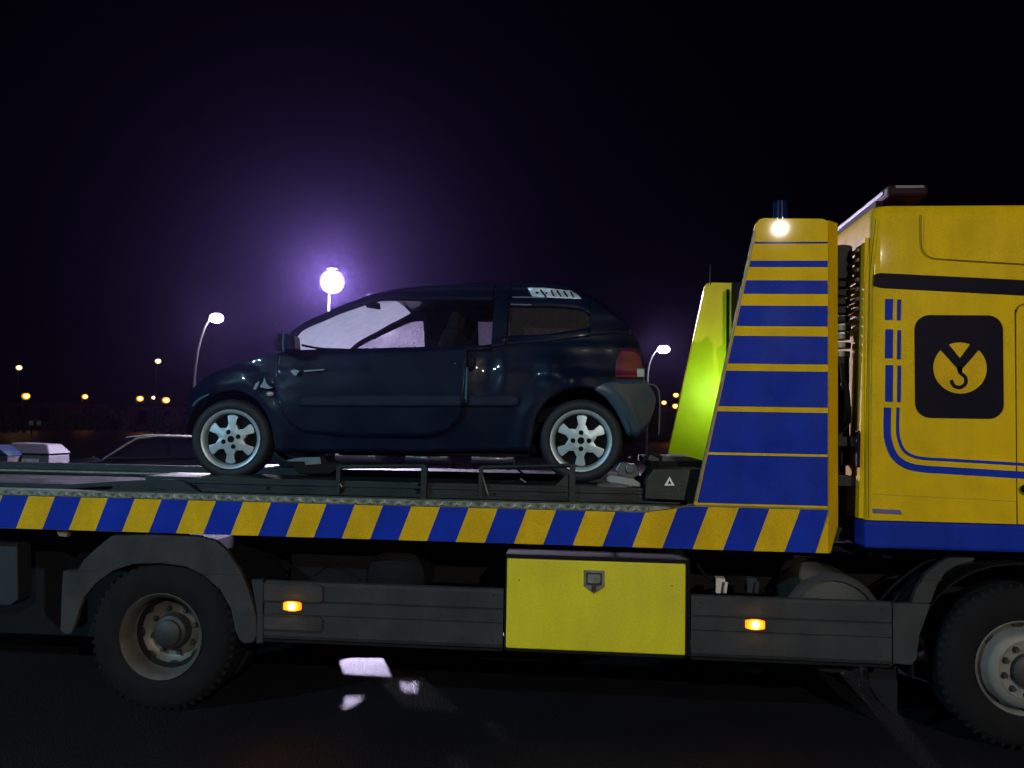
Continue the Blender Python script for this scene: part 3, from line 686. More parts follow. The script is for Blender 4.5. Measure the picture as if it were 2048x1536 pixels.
def panel(lo, hi, nx=60, nz_=14, off=0, x0=None, x1=None, dent=True, offf=None, mirror=False, ease=False):
    x0 = x0 if x0 is not None else max(lo[0].x, hi[0].x); x1 = x1 if x1 is not None else min(lo[-1].x, hi[-1].x)
    v, f = [], []
    for i in range(nx+1):
        t = i/nx
        if ease: t = .5-.5*math.cos(math.pi*t)
        x = x0+(x1-x0)*t; a = at_x(lo, x); b = at_x(hi, x)
        for j in range(nz_+1):
            z = a+(b-a)*j/nz_; y = yfun(x, z, dent)+off+(offf(x, z) if offf else 0)
            v.append((x, 2*YC-y if mirror else y, z))
    for i in range(nx):
        for j in range(nz_): k = i*(nz_+1)+j; f.append((k, k+1, k+nz_+2, k+nz_+1))
    return v, f
def archpx(cx, cy_, r_x, r_y, a0, a1, n=14):
    return [(cx+r_x*math.cos(math.radians(a0+(a1-a0)*i/n)), cy_-r_y*math.sin(math.radians(a0+(a1-a0)*i/n))) for i in range(n+1)]
belt_px = [(343, 812), (347, 795), (362, 775), (400, 752), (450, 735), (510, 718), (565, 704), (640, 699), (760, 697), (850, 694), (960, 690), (1020, 680), (1100, 673), (1180, 662), (1230, 654), (1262, 655), (1276, 670), (1285, 692), (1290, 740), (1293, 758), (1308, 782), (1312, 800)]
low_px = [(343, 835), (362, 838), (374, 838)]+archpx(460, 880, 88, 100, 155, 2, 16)+[(550, 900), (556, 903), (800, 905), (1060, 902), (1066, 880)]+archpx(1163, 872, 97, 97, 176, 4, 18)[1:]+[(1262, 872), (1275, 870), (1300, 846), (1309, 820), (1312, 802)]
belt = curve(belt_px, n=5); low = curve(low_px, n=3, sm=False)
for i in range(1, len(low)):
    if low[i].x <= low[i-1].x: low[i].x = low[i-1].x+.0008
for i in range(1, len(belt)):
    if belt[i].x <= belt[i-1].x: belt[i].x = belt[i-1].x+.0005
def arch_panel():
    xs = sorted(set([low[0].x+(low[-1].x-low[0].x)*i/150 for i in range(151)]+[p.x for p in low]))
    v, f = [], []; M = 22
    for x in xs:
        a = at_x(low, x); b = at_x(belt, x)
        for j in range(M+1):
            z = a+(b-a)*j/M; v.append((x, yfun(x, z), z))
    for i in range(len(xs)-1):
        for j in range(M): k = i*(M+1)+j; f.append((k, k+1, k+M+2, k+M+1))
    nv = len(v)
    v2 = [(p[0], 2*YC-p[1], p[2]) for p in v]; f2 = [tuple(nv+i for i in q_) for q_ in f]
    # hood, rear panel across
    f3 = []
    for i in range(len(xs)-1):
        if xs[i] < -1.98 or xs[i] > -.02: f3.append((i*(M+1)+M, (i+1)*(M+1)+M, nv+(i+1)*(M+1)+M, nv+i*(M+1)+M))
    last = (len(xs)-1)*(M+1)
    f3.append(tuple([last+j for j in range(M+1)]+[nv+last+M-j for j in range(M+1)]))
    f3.append(tuple([j for j in range(M+1)]+[nv+M-j for j in range(M+1)]))
    return v+v2, f+f2+f3
body = add('body', arch_panel(), CARP, C_, smooth=True, angle=40, solid=.004)
# door, slightly sprung open along its rear edge
dlo = [Vector(((q_ := P(x, y, .56)).x, q_.z)) for x, y in ((551, 738), (552.5, 770), (557, 800), (568, 828), (585, 850), (608, 865), (700, 874), (860, 874), (895, 862), (915, 842), (926, 815), (931, 790), (934, 740))]
dhi = curve([(551, 734), (552, 706), (600, 702), (700, 700), (934, 694)], .56, 4, False)
for i in range(1, len(dhi)):
    if dhi[i].x <= dhi[i-1].x: dhi[i].x = dhi[i-1].x+.001
dx0, dx1 = dlo[0].x, dlo[-1].x
def ajar(x, z): return -.006-.034*max(0, (x-dx0)/(dx1-dx0))**1.4
door = add('door', panel(dlo, dhi, 80, 18, 0, dx0+.002, dx1, offf=ajar), CARP, C_, smooth=True, solid=.006, label='door sprung open along its rear edge')
add('door_edge', tube([(at, yfun(at, z)+ajar(at, z)+.002, z) for at, z in [(P(934-(.30*(y-740)/10), y, .53).x, P(934, y, .53).z) for y in range(735, 812, 8)]], .008, 6), mat('edge_teal', (.04, .14, .22), .35, metal=.3), door, smooth=True)
rub = curve([(600, 792), (760, 791), (900, 791), (1025, 791), (1034, 796)], .55, 4); rubl = curve([(600, 812), (760, 813), (900, 813), (1025, 812), (1034, 806)], .55, 4)
for i in (rub, rubl):
    for k in range(1, len(i)):
        if i[k].x <= i[k-1].x: i[k].x = i[k-1].x+.0005
xm = P(928, 800, .53).x
add('rub_strip', panel(rubl, rub, 30, 4, -.012, rub[0].x, xm-.01, offf=ajar, dent=False), TRIM, door, smooth=True, solid=.01)
add('rub_strip', panel(rubl, rub, 14, 4, -.014, xm+.012, rub[-1].x, dent=False), TRIM, C_, smooth=True, solid=.012)
# sill and underbody
sx0, sx1 = P(556, 900, .6).x, P(1058, 900, .6).x
for y_ in (.62, 2*YC-.72): add('sill', box(sx0, sx1, y_, y_+.1, 1.615, 1.67), INT, C_, bevel=.01)
add('floor_pan', join(box(-2.15, -.3, .70, 2*YC-.7, 1.64, 1.70), box(-.35, .3, .85, 2*YC-.85, 1.72, 1.85)), INT, C_, bevel=.02)
add('exhaust', cyl((-1.9, 1.2, 1.61), (.25, 1.0, 1.64), .03, 10), CHAS, C_, smooth=True)
for wx in (-2.49, -.05):
    for sgn in (0, 1):
        vv, ff = lathe_y((wx, 0, 1.73), [(.345, .60), (.345, .86), (.001, .86)], 20, 0, math.pi)
        if sgn: vv = [(p[0], 2*YC-p[1], p[2]) for p in vv]
        add('wheel_well', (vv, ff), INT, C_)
# rear bumper, tail lamp, hatch lip
blo = curve([(1190, 780), (1212, 796), (1232, 822), (1246, 850), (1256, 871), (1275, 873), (1300, 848), (1312, 815), (1315, 800)], .57, 3, False)
bhi = curve([(1190, 778), (1204, 768), (1225, 762), (1288, 758), (1298, 765), (1309, 780), (1315, 794)], .57, 3, False)
add('rear_bumper', panel(blo, bhi, 50, 10, -.014, dent=False), CARB, C_, smooth=True, solid=.012)
tlo = curve([(1231, 754), (1240, 755), (1284, 754), (1289, 752)], .58, 2, False)
thi = curve([(1231, 738), (1233, 720), (1238, 704), (1246, 695), (1270, 696), (1281, 708), (1288, 735)], .58, 2, False)
add('tail_lamp', panel(tlo, thi, 26, 10, -.012, dent=False), REDL, C_, smooth=True, solid=.012)
add('lamp_divider', panel(curve([(1276, 735), (1291, 735)], .58, 2, False), curve([(1276, 752), (1291, 752)], .58, 2, False), 6, 3, -.017, dent=False), mat('lamp_clear', (.25, .42, .45), .15, coat=.8), C_, smooth=True, solid=.008)
# greenhouse ------------------------------------------------------
YG = .68
roof_top = curve([(560, 700), (600, 655), (660, 622), (738, 586), (790, 572), (880, 565), (1000, 560), (1090, 562), (1150, 572), (1195, 600), (1232, 630), (1262, 655)], YG, 4)
win_top = curve([(585, 705), (606, 664), (660, 636), (742, 602), (800, 598), (880, 598), (985, 598)], YG, 4)
for l_ in (roof_top, win_top):
    for i in range(1, len(l_)):
        if l_[i].x <= l_[i-1].x: l_[i].x = l_[i-1].x+.001
xa = P(600, 690, YG).x
gf = panel(win_top, roof_top, 60, 4, 0, win_top[0].x, win_top[-1].x, dent=False)
add('roof_rail', gf, CARP, C_, smooth=True, solid=.02)
add('roof_rail', ([(p[0], 2*YC-p[1], p[2]) for p in gf[0]], gf[1]), CARP, C_, smooth=True, solid=.02)
def strip_across(line, n=10, crown=.03):
    v, f = [], []
    for p in line:
        y0 = yfun(p.x, p.y, False); y1 = 2*YC-y0
        for j in range(n+1):
            s = j/n; v.append((p.x, y0+(y1-y0)*s, p.y+crown*4*s*(1-s)))
    for i in range(len(line)-1):
        for j in range(n): k = i*(n+1)+j; f.append((k, k+1, k+n+2, k+n+1))
    return v, f
roofl = [p for p in roof_top if P(738, 586, YG).x < p.x < P(1165, 580, YG).x]
add('roof', strip_across(roofl), CARP, C_, smooth=True, solid=.02)
wsl = [p for p in roof_top if p.x <= roofl[0].x]
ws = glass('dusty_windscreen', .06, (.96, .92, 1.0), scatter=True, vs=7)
add('windscreen', strip_across(wsl, 12, .02), ws, C_, smooth=True)
hat = [p for p in roof_top if p.x >= roofl[-1].x]
add('rear_screen', strip_across(hat), glass('rear_glass', .25, (.05, .05, .06)), C_, smooth=True)
# C pillar / quarter panel round the rear side window, B pillar
qb = curve([(985, 684), (1023, 673), (1080, 671), (1130, 665), (1183, 655)], YG, 3)
qt = curve([(985, 598), (1019, 611), (1100, 613), (1160, 617), (1178, 626), (1183, 640)], YG, 3)
for l_ in (qb, qt):
    for i in range(1, len(l_)):
        if l_[i].x <= l_[i-1].x: l_[i].x = l_[i-1].x+.001
def both(nm, vf, m, **k):
    add(nm, vf, m, C_, smooth=True, **k); add(nm, ([(p[0], 2*YC-p[1], p[2]) for p in vf[0]], vf[1]), m, C_, smooth=True, **k)
xB0, xB1, xC = P(986, 640, YG).x, P(1018, 640, YG).x, P(1181, 640, YG).x
rt = [p for p in roof_top]
belt_low = [Vector((p.x, p.y-.03)) for p in belt]
both('window_frame', panel(qt, rt, 24, 4, 0, xB0, xC, dent=False), CARP, solid=.02)
both('window_frame', panel(belt_low, qb, 24, 3, 0, xB0, xC, dent=False), CARP, solid=.02)
both('pillar', panel(belt_low, rt, 4, 8, 0, xB0, xB1, dent=False), CARP, solid=.02)
both('pillar', panel(belt_low, rt, 14, 8, 0, xC, P(1262, 655, YG).x, dent=False), CARP, solid=.02)
qg = glass('quarter_glass', .12, (.075, .062, .060), vs=14)
both('quarter_window', panel(qb, qt, 12, 5, .012, xB1-.005, xC+.005, dent=False), qg)
dg = glass('door_glass', .985, (.3, .3, .3), rng=.012, rgh=.02)
dwl = [Vector((P(585, 705, YG).x, P(585, 705, YG).z)), Vector((P(985, 694, YG).x, P(985, 694, YG).z))]
gv, gfc = panel(dwl, win_top, 30, 6, .012, dwl[0].x, dwl[1].x, dent=False)
add('door_window', (gv, gfc), dg, C_, smooth=True)
xe_ = P(852, 650, 1.98).x
for a_, b_, g_ in ((dwl[0].x, xe_, 0), (P(950, 650, 1.98).x, dwl[1].x, 1)):
  gv2, gf2 = panel(dwl, win_top, 16, 5, .012, a_, b_, dent=False)
  add('door_window' if not g_ else 'rear_side_window', ([(p[0], 2*YC-p[1], p[2]) for p in gv2], gf2), glass('far_rear_glass', .25, (.10, .09, .12), vs=8) if g_ else glass('far_door_glass', .52, (.40, .38, .46), scatter=True, vs=8), C_, smooth=True)
xs_ = P(552, 700, YG).x
fp0, fp1 = P(849, 650, 1.98).x, P(957, 650, 1.98).x
vv_ = panel(belt_low, rt, 8, 8, .03, fp0, fp1, dent=False)
add('far_pillar', ([(p[0], 2*YC-p[1], p[2]) for p in vv_[0]], vv_[1]), INT, C_, smooth=True, solid=.02)
both('belt_moulding', panel([Vector((p.x, p.y-.035)) for p in dwl], [Vector((p.x, p.y+.006)) for p in dwl], 14, 2, -.004, dent=False), CARP, solid=.014)
# pale ribbed strip in place of reflections along the roof edge
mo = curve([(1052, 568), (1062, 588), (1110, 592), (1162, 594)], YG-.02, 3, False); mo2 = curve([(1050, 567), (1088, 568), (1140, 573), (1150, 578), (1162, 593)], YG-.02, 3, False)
rsp = add('roof_reflection', panel([Vector((p.x, p.y)) for p in mo], mo2, 30, 4, -.022, dent=False, offf=lambda x, z: .006*math.sin(x*95)), mat('reflection_silver', (.60, .68, .80), .35, metal=.2, var=.1), C_, smooth=True, solid=.006)
for a, b in (((1078, 571), (1090, 588)), ((1100, 572), (1106, 586)), ((1112, 572), (1121, 588)), ((1126, 574), (1134, 588)), ((1140, 575), (1146, 588))):
    p, q = P(*a, YG-.05), P(*b, YG-.05)
    p.y = yfun(p.x, p.z, False)-.03; q.y = yfun(q.x, q.z, False)-.03
    add('reflection_rib', cyl(p, q, .006, 6), INT, rsp)
for y_, xa_, xb_ in ((590, 1022, 1158), (606, 1020, 1062)):
    p, q = P(xa_, y_, YG-.03), P(xb_, y_+1, YG-.03)
    add('drip_rail', tube([(p.x+(q.x-p.x)*i/8, yfun(p.x+(q.x-p.x)*i/8, p.z, False)-.014, p.z+(q.z-p.z)*i/8) for i in range(9)], .006, 6), mat('drip_steel', (.10, .13, .18), .35, metal=.6), C_, smooth=True)
# interior: seats, mirror, dash, steering wheel
def seat(x, y):
    s = thing if False else None
    vf = join(prism([(x-.45, 2.02), (x, 1.98), (x+.02, 1.86), (x-.45, 1.86)], y-.24, y+.24),
              prism([(x-.06, 2.0), (x+.08, 1.98), (x+.26, 2.50), (x+.14, 2.52)], y-.23, y+.23),
              prism([(x+.13, 2.52), (x+.22, 2.50), (x+.25, 2.64), (x+.18, 2.66)], y-.13, y+.13))
    add('seat', vf, INT, C_, bevel=.03)
seat(-1.18, 1.0); seat(-1.18, 1.72)
add('seat', join(prism([(-.45, 2.0), (-.25, 2.0), (-.08, 2.50), (-.2, 2.52)], .8, 1.9), box(-.9, -.3, .8, 1.9, 1.85, 2.02)), INT, C_, bevel=.03)
add('dashboard', prism([(-2.0, 2.18), (-1.98, 2.36), (-1.7, 2.33), (-1.62, 2.2), (-1.7, 2.0)], .75, 1.95), INT, C_, bevel=.02)
q = P(746, 611, .92)
add('rear_view_mirror', prism([(q.x-.055, q.z+.03), (q.x+.05, q.z+.018), (q.x+.055, q.z-.03), (q.x-.05, q.z-.015)], .91, .94), INT, C_, bevel=.008)
add('mirror_stalk', cyl((q.x, .93, q.z), (q.x+.03, .95, q.z+.06), .008, 6), INT, C_)
sv = P(755, 594, 1.0)  # pale film shape in place of the reflection at the windscreen top
add('visor_glint', prism([(sv.x-.09, sv.z-.012), (sv.x-.06, sv.z+.015), (sv.x+.08, sv.z+.012), (sv.x+.07, sv.z-.010)], .95, 1.2), glass('glint_film', .05, (.9, .9, .95), scatter=True), C_, bevel=.006)
add('steering_wheel', lathe_y((0, 0, 0), [(.17, -.012), (.182, 0), (.17, .012), (.158, 0), (.17, -.012)], 24), INT, C_) if False else None
# door mirror on the near front pillar
q = P(566, 684, .45)
dm = add('door_mirror', prism([(P(x, y, .45).x, P(x, y, .45).z) for x, y in ((553, 702), (551, 676), (556, 668), (574, 666), (590, 672), (592, 702))], .42, .56), CARP, C_, bevel=.035, seg=4)
add('mirror_hole', ellipsoid(P(560, 677, .417), .018, .006, .03, 12, 6), INT, dm, smooth=True)
add('mirror_edge', tube([P(567, 666, .414), P(566, 685, .414), P(567, 704, .414)], .006, 6), mat('edge_teal', (.06, .2, .3), .35), dm)
add('wiper', tube(smooth_line([P(545, 638, .62), P(553, 646, .62), P(559, 660, .62)], 5), .005, 6), CHROME, C_, smooth=True)
add('wiper', tube(smooth_line([P(603, 690, .75), P(640, 697, .8), P(690, 699, .9)], 5), .008, 6), INT, C_, smooth=True)
# torn metal and indicator on the front wing
tm = mat('torn_metal', (.55, .6, .7), .25, metal=.85, var=.2)
def shard(pts, y, m=tm, nm='torn_metal'): return add(nm, prism([(P(a, b, y).x, P(a, b, y).z) for a, b in pts], y-.012, y), m, C_)
shard([(508, 778), (512, 768), (520, 762), (517, 772), (512, 780)], .535)
shard([(521, 774), (527, 765), (530, 754), (533, 765), (540, 773), (547, 775), (540, 778), (525, 776)], .53)
add('side_indicator', ellipsoid(P(540, 788, .54), .028, .015, .018, 12, 6), mat('indicator_lens', (.35, .3, .34), .15, coat=1), C_, smooth=True)
shard([(582, 741), (590, 739), (600, 742), (592, 752), (586, 748)], .535)
shard([(608, 741), (650, 738), (650, 740.5), (609, 744)], .54)
add('wing_lip', tube(smooth_line([P(386, 812, .6), P(394, 802, .6), P(405, 795, .6), P(418, 789, .6)], 4), .007, 6), mat('edge_teal', (.06, .2, .3), .35), C_, smooth=True)
add('lock_barrel', ellipsoid(P(912, 706, .575), .013, .01, .013, 10, 6), CHROME, C_, smooth=True)
add('door_latch', ellipsoid(P(911, 727, .51), .008, .008, .008, 8, 5), CHROME, C_, smooth=True)
add('door_handle', join(ellipsoid(P(942, 726, .56), .035, .012, .055, 14, 8)), BLK, C_, smooth=True)
add('door_handle', ellipsoid(P(928, 805, .51), .016, .02, .03, 10, 6), INT, door, smooth=True)
add('hanging_strap', tube(smooth_line([P(1292, 770, .8), P(1308, 770, .8), P(1318, 785, .8), P(1319, 830, .8), P(1317, 870, .8)], 5), .006, 6), mat('strap_blue', (.03, .05, .1), .4), C_, smooth=True)
# car wheels
def car_wheel(c, steer=0, far=False, rot=0):
    x, y, z = c; s = -1 if far else 1
    def tr(vf):
        v, f = vf; o = []
        for p in v:
            dx, dy, dz = p[0], p[1]*s, p[2]
            X = dx*math.cos(steer)-dy*math.sin(steer); Y = dx*math.sin(steer)+dy*math.cos(steer)
            o.append((x+X, y+Y, z+dz))
        return o, f
    lt = lambda prof, n=44: tr(lathe_y((0, 0, 0), prof, n))
    wh = add('wheel', lt([(.001, .12), (.19, .12), (.19, .05), (.001, .055)]), INT, C_, loc=c, smooth=True)
    add('tyre', lt([(.205, .012), (.215, -.002), (.235, -.012), (.258, -.008), (.272, .005), (.281, .025), (.281, .165), (.27, .185), (.21, .19)], 56), TYRE, wh, loc=c, smooth=True, angle=60)
    rm = add('rim', lt([(.206, .016), (.211, .0), (.208, -.006), (.200, -.005), (.184, .006), (.182, .02), (.176, .05), (.176, .16)]), ALLOY, wh, loc=c, smooth=True, angle=50)
    star = []
    for k in range(6):
        for r_, a in ((.086, -30), (.090, -24), (.104, -17), (.125, -11), (.148, -10), (.163, -15), (.170, -12), (.172, -2), (.167, 8), (.160, 10), (.148, 7), (.134, 4), (.116, 8), (.100, 18), (.089, 25)):
            t = math.radians(90-(60*k+a+4)+rot); star.append((r_, t))
    n = len(star); v = [(r_*math.cos(t), .012+(.010 if r_ > .13 else 0), r_*math.sin(t)) for r_, t in star]+[(r_*math.cos(t), .05, r_*math.sin(t)) for r_, t in star]+[(.055*math.cos(t), .006, .055*math.sin(t)) for _, t in star]+[(0, .006, 0)]
    f = [(i, (i+1) % n, n+(i+1) % n, n+i) for i in range(n)]+[(i, 2*n+i, 2*n+(i+1) % n, (i+1) % n) for i in range(n)]+[(2*n+i, 3*n, 2*n+(i+1) % n) for i in range(n)]
    add('spoke_star', tr((v, f)), ALLOY, wh, loc=c, bevel=.004)
    add('centre_cap', tr(cyl((0, .0035, 0), (0, .02, 0), .024, 20)), INT, wh, loc=c)
    for k in range(4):
        a = math.radians(90*k)+rot*1.0; add('bolt_hole', tr(cyl((.054*math.cos(a), .0035, .054*math.sin(a)), (.054*math.cos(a), .02, .054*math.sin(a)), .0165, 16)), INT, wh, loc=c)
    add('brake_disc', lt([(.001, .075), (.13, .075), (.13, .09)]), CHAS, wh, loc=c, smooth=True)
    return wh
pw = P(461, 881, .60); car_wheel((pw.x, .60, 1.728-.028), steer=.10, rot=.35)
pw2 = P(1162, 880, .57); car_wheel((pw2.x, .575, 1.738), rot=0)
car_wheel((pw.x, 2*YC-.60, 1.70), far=True); car_wheel((pw2.x, 2*YC-.575, 1.738), far=True)

# ------------------------------------------------------------------ things lying on the bed
ch = thing('wheel_chock', P(610, 950, .55), 'dark wheel chock with a pale grey top lying between the car wheels', 'chock')
add('chock_block', prism(pix([(578, 918), (600, 914), (650, 913), (655, 925), (690, 928), (660, 948), (600, 949), (585, 935)], .55), .55, .75), CHAS, ch, bevel=.01)
add('chock_top', prism(pix([(574, 920), (600, 915), (641, 914), (644, 928), (612, 930), (610, 923), (578, 923)], .548), .535, .549), mat('chock_grey', (.09, .12, .15), .6), ch, bevel=.003)
rs = thing('ratchet_strap', P(1235, 960, .4), 'pale ratchet wheel strap tied down in front of the rear car wheel', 'strap')
add('strap_webbing', prism(pix([(1213, 956), (1222, 951), (1268, 958), (1282, 968), (1280, 974), (1262, 972), (1255, 970), (1216, 964)], .32), .32, .40), mat('webbing', (.22, .24, .22), .8, bump=.003, bs=150), rs, bevel=.006)
add('ratchet', join(prism(pix([(1230, 940), (1240, 925), (1270, 928), (1280, 950), (1262, 960), (1238, 952)], .42), .42, .5), cyl(P(1260, 938, .40), P(1260, 938, .52), .03, 14)), mat('ratchet_steel', (.08, .10, .11), .35, metal=.6), rs, bevel=.006)
add('ratchet_handle', tube([P(1285, 925, .45), P(1300, 905, .45), P(1322, 915, .45), P(1318, 930, .45)], .015, 8), CHAS, rs, smooth=True)
add('ratchet_hook', ellipsoid(P(1259, 915, .5), .012, .012, .012, 10, 6), CHROME, rs, smooth=True)

# ------------------------------------------------------------------ street lamps
def street_lamp(name, head, c, strength, label, group, arm=1.0, rx_=.30, rz_=.20, mname='lamp_white', post_m=None, edge=None, side=1, bend=1.3, pr=.055, pos=None):
    hx, hy, hz = head
    t = thing(name, (hx-side*arm, hy, 0), label, 'street lamp', group)
    pm = post_m or mat('lamp_post_dark', (.016, .016, .018), .7)
    bx_ = hx-side*arm
    pts = [(bx_, hy, 0), (bx_, hy, hz-bend)]+[(bx_+side*arm*(1-math.cos(a))*.95, hy, hz-bend+(bend+.05)*math.sin(a)) for a in [math.radians(d) for d in (15, 30, 45, 60, 75, 90)]] if arm > .1 else [(bx_, hy, 0), (bx_, hy, hz)]
    k = len(pts)
    add('post', tube(pts, [pr*(1-.45*i/(k-1)) for i in range(k)], 10), pm, t, smooth=True)
    hd = add('lamp_head', ellipsoid((hx, hy, hz+rz_*.85), rx_*.55, rx_*.5, rz_*.35, 14, 8), pm, t, smooth=True)
    add('lamp_bowl', ellipsoid((hx, hy, hz-.02), rx_, rx_*.8, rz_, 16, 8), lampmat(mname, c, strength, edge), hd, smooth=True)
    return t
WH = (.76, .66, 1.0)
h1 = P(665, 562, 17); h2 = P(433, 635, 23); h3 = P(1327, 698, 33)
G = 'white street lamps behind the truck'
fl = street_lamp('street_lamp', h1, WH, 1.1, 'brightest white street lamp, rising just above the wrecked car windscreen', G, arm=.08, mname='lamp_bright', rx_=.34, rz_=.34)
add('lamp_bulb', ellipsoid((h1.x+.03, h1.y-.25, h1.z-.06), .16, .16, .16, 14, 8), lampmat('lamp_flood_bulb', WH, L_FLOOD), fl, smooth=True)
street_lamp('street_lamp', h2, (.92, .86, 1), L_LAMP, 'white street lamp on a curved pole left of the wrecked car', G, arm=.72, bend=2.4, mname='lamp_white', side=1, rx_=.23, rz_=.155)
street_lamp('street_lamp', h3, (.92, .86, 1), L_LAMP, 'white street lamp between the wrecked car tail and the green lit tower', G, arm=.7, mname='lamp_white', side=1, rx_=.27, rz_=.165)
# lamps of the same row on the photographer's side: they light the truck
KEYC = (1.0, .90, .74)
kp = P(1560, 455, 15)
street_lamp('street_lamp', (kp.x, -15.0, kp.z), KEYC, L_KEY, 'street lamp behind the camera, lighting the near side of the truck', 'street lamps behind the photographer', mname='lamp_key', side=1, rx_=.10, rz_=.07)
street_lamp('street_lamp', (-11.0, -10.5, 6.8), (.42, .78, 1.0), L_FILL, 'cool white street lamp behind and left of the camera', 'street lamps behind the photographer', mname='lamp_fill', side=-1, rx_=.14, rz_=.09)
OR = (1, .36, .035); YO = (1, .62, .22)
G = 'orange lamps in the distance'
for (px, py, Y, r, c, nm, lab, tall) in (
    (38, 735, 95, .34, YO, 'lamp_amber_tall', 'tall yellowish lamp on a pole at the left edge of the view', 1),
    (316, 722, 90, .32, YO, 'lamp_amber_tall', 'tall yellowish lamp on a pole above the distant orange pair', 1),
    (52, 792, 105, .50, OR, 'lamp_orange', 'low orange lamp under the tall lamp at the left edge', 0),
    (170, 793, 120, .42, OR, 'lamp_orange', 'lone low orange lamp midway between the two tall lamps', 0),
    (280, 797, 110, .45, OR, 'lamp_orange', 'low orange lamp just left of the tall lamp pole', 0),
    (307, 795, 140, .34, YO, 'lamp_amber_tall', 'smallest yellowish lamp between two low orange lamps', 0),
    (332, 800, 105, .46, OR, 'lamp_orange', 'low orange lamp just in front of the wrecked car nose', 0),
    (1328, 805, 105, .30, OR, 'lamp_orange', 'low orange lamp closest to the wrecked car bumper', 0),
    (1352, 790, 120, .38, OR, 'lamp_orange', 'upper orange lamp beside the green lit tower', 0),
    (1351, 812, 110, .38, OR, 'lamp_orange', 'lower orange lamp beside the green lit tower', 0)):
    p = P(px, py, Y)
    street_lamp('distant_lamp', p, c, L_ORANGE*(1.6 if c is YO else 1), lab, G, arm=.5 if not tall else .12, rx_=r*1.2, rz_=r, mname=nm, edge=.7, bend=.8, pr=.11 if tall else .08)

# ------------------------------------------------------------------ parked cars in the lot behind
def parked_car(x, y, rot, m, label, group, kind=0):
    t = thing('parked_car', (0, 0, 0), label, 'car', group)
    prof = [(-2.0, .45), (-2.05, .6), (-1.98, .78), (-1.3, .92), (-.95, .95), (1.55, .98), (1.95, .95), (2.02, .7), (2.0, .42), (1.65, .32), (-1.7, .32)]
    gh = [(-1.05, .94), (-.35, 1.40), (.1, 1.46), (1.1, 1.44), (1.5, 1.30), (1.85, .97)]
    def sec(prof_, w0, w1, zb, zt_):
        v = []; n = len(prof_)
        for s in (-1, 1):
            for k, (a, b) in enumerate(prof_):
                tt = max(0, min(1, (b-zb)/(zt_-zb))); wv = w0+(w1-w0)*tt; v.append((a, s*wv, b))
        return v, [tuple(range(n)), tuple(range(2*n-1, n-1, -1))]+[(i, (i+1) % n, n+(i+1) % n, n+i) for i in range(n)]
    bd = add('body', sec(prof, .82, .80, .3, .95), m, t, bevel=.09, seg=4, smooth=True)
    add('cabin', sec(gh, .78, .60, .95, 1.46), m, t, bevel=.06, seg=3, smooth=True)
    for s in (-1, 1): add('roof_glint_trim', tube([(a+(.0), s*(.785-.18*max(0, min(1, (b-.95)/.51))), b+.0) for a, b in gh], .018, 6), ALU, t, smooth=True)  # bright trim added so lamp light outlines the roof
    gm = mat('parked_glass', (.01, .01, .015), .06, coat=1)
    def gp(pts, off=.004):
        return [(a, b) for a, b in pts]
    for s in (-1, 1):
        for pts in ([(-.72, 1.0), (-.30, 1.33), (.28, 1.37), (.28, 1.0)], [(.34, 1.0), (.34, 1.37), (1.05, 1.35), (1.35, 1.24), (1.5, 1.02)]):
            v = []
            for o_ in (.012, -.012):
                for a, b in pts: tt = (b-.95)/.51; v.append((a, s*(.78-.18*tt+o_), b))
            n = len(pts)
            add('side_window', (v, [tuple(range(n)), tuple(range(2*n-1, n-1, -1))]+[(i, (i+1) % n, n+(i+1) % n, n+i) for i in range(n)]), gm, t)
    for pts, nm in (([(-1.06, .97), (-.40, 1.39)], 'windscreen'), ([(1.52, 1.31), (1.84, 1.0)], 'rear_window')):
        (a, b), (c_, d) = pts; s = -.018 if nm == 'windscreen' else .014
        v = [(a+s, -.68, b), (a+s, .68, b), (c_+s, .55, d), (c_+s, -.55, d)]
        add(nm, (v, [(0, 1, 2, 3)]), gm, t, solid=.006)
    for wx in (-1.3, 1.3):
        for s in (-1, 1):
            w_ = add('wheel', lathe_y((wx, s*.66, .31), [(.2, -.085), (.29, -.09), (.31, -.06), (.31, .06), (.29, .09), (.2, .085)], 24), TTYRE, t, smooth=True)
            add('rim', lathe_y((wx, s*.66, .31), [(.001, s*.07), (.1, s*.085), (.2, s*.08)], 18), ALLOY, w_, smooth=True)
    for s in (-1, 1):
        add('tail_light', box(1.93, 2.03, s*.68-.1, s*.68+.1, .72, .9), REDL, t, bevel=.02)
        add('headlight', box(-2.04, -1.93, s*.62-.14, s*.62+.14, .62, .76), mat('headlight_glass', (.5, .5, .55), .1, coat=1), t, bevel=.02)
    add('number_plate', box(2.02, 2.045, -.26, .26, .45, .56), mat('plate_yellow', (.7, .6, .05), .4), t)
    t.location = (x, y, 0); t.rotation_euler = (0, 0, rot)
    return t
BLKP = mat('black_car_paint', (.008, .008, .012), .2, coat=1)
SILV = mat('silver_car_paint', (.13, .12, .14), .3, metal=.6, coat=.8)
BRNZ = mat('grey_car_paint', (.08, .075, .085), .3, metal=.5, coat=.8)
GP = 'cars parked in the lot behind the truck'
q = P(305, 900, 13.5); parked_car(q.x-.1, 13.5, math.radians(38), BLKP, 'black parked car left of the wreck, its roof edge catching the lamp light', GP)
q = P(750, 905, 27); parked_car(q.x, 27, math.radians(84), SILV, 'silver parked car seen under the wrecked car, left of centre', GP)
q = P(985, 905, 28); parked_car(q.x, 28, math.radians(97), SILV, 'silver parked car seen under the wreck nearest its rear wheel', GP)
q = P(868, 905, 27.5); parked_car(q.x, 27.5, math.radians(93), BRNZ, 'dark grey parked car seen under the wreck between two silver cars', GP)
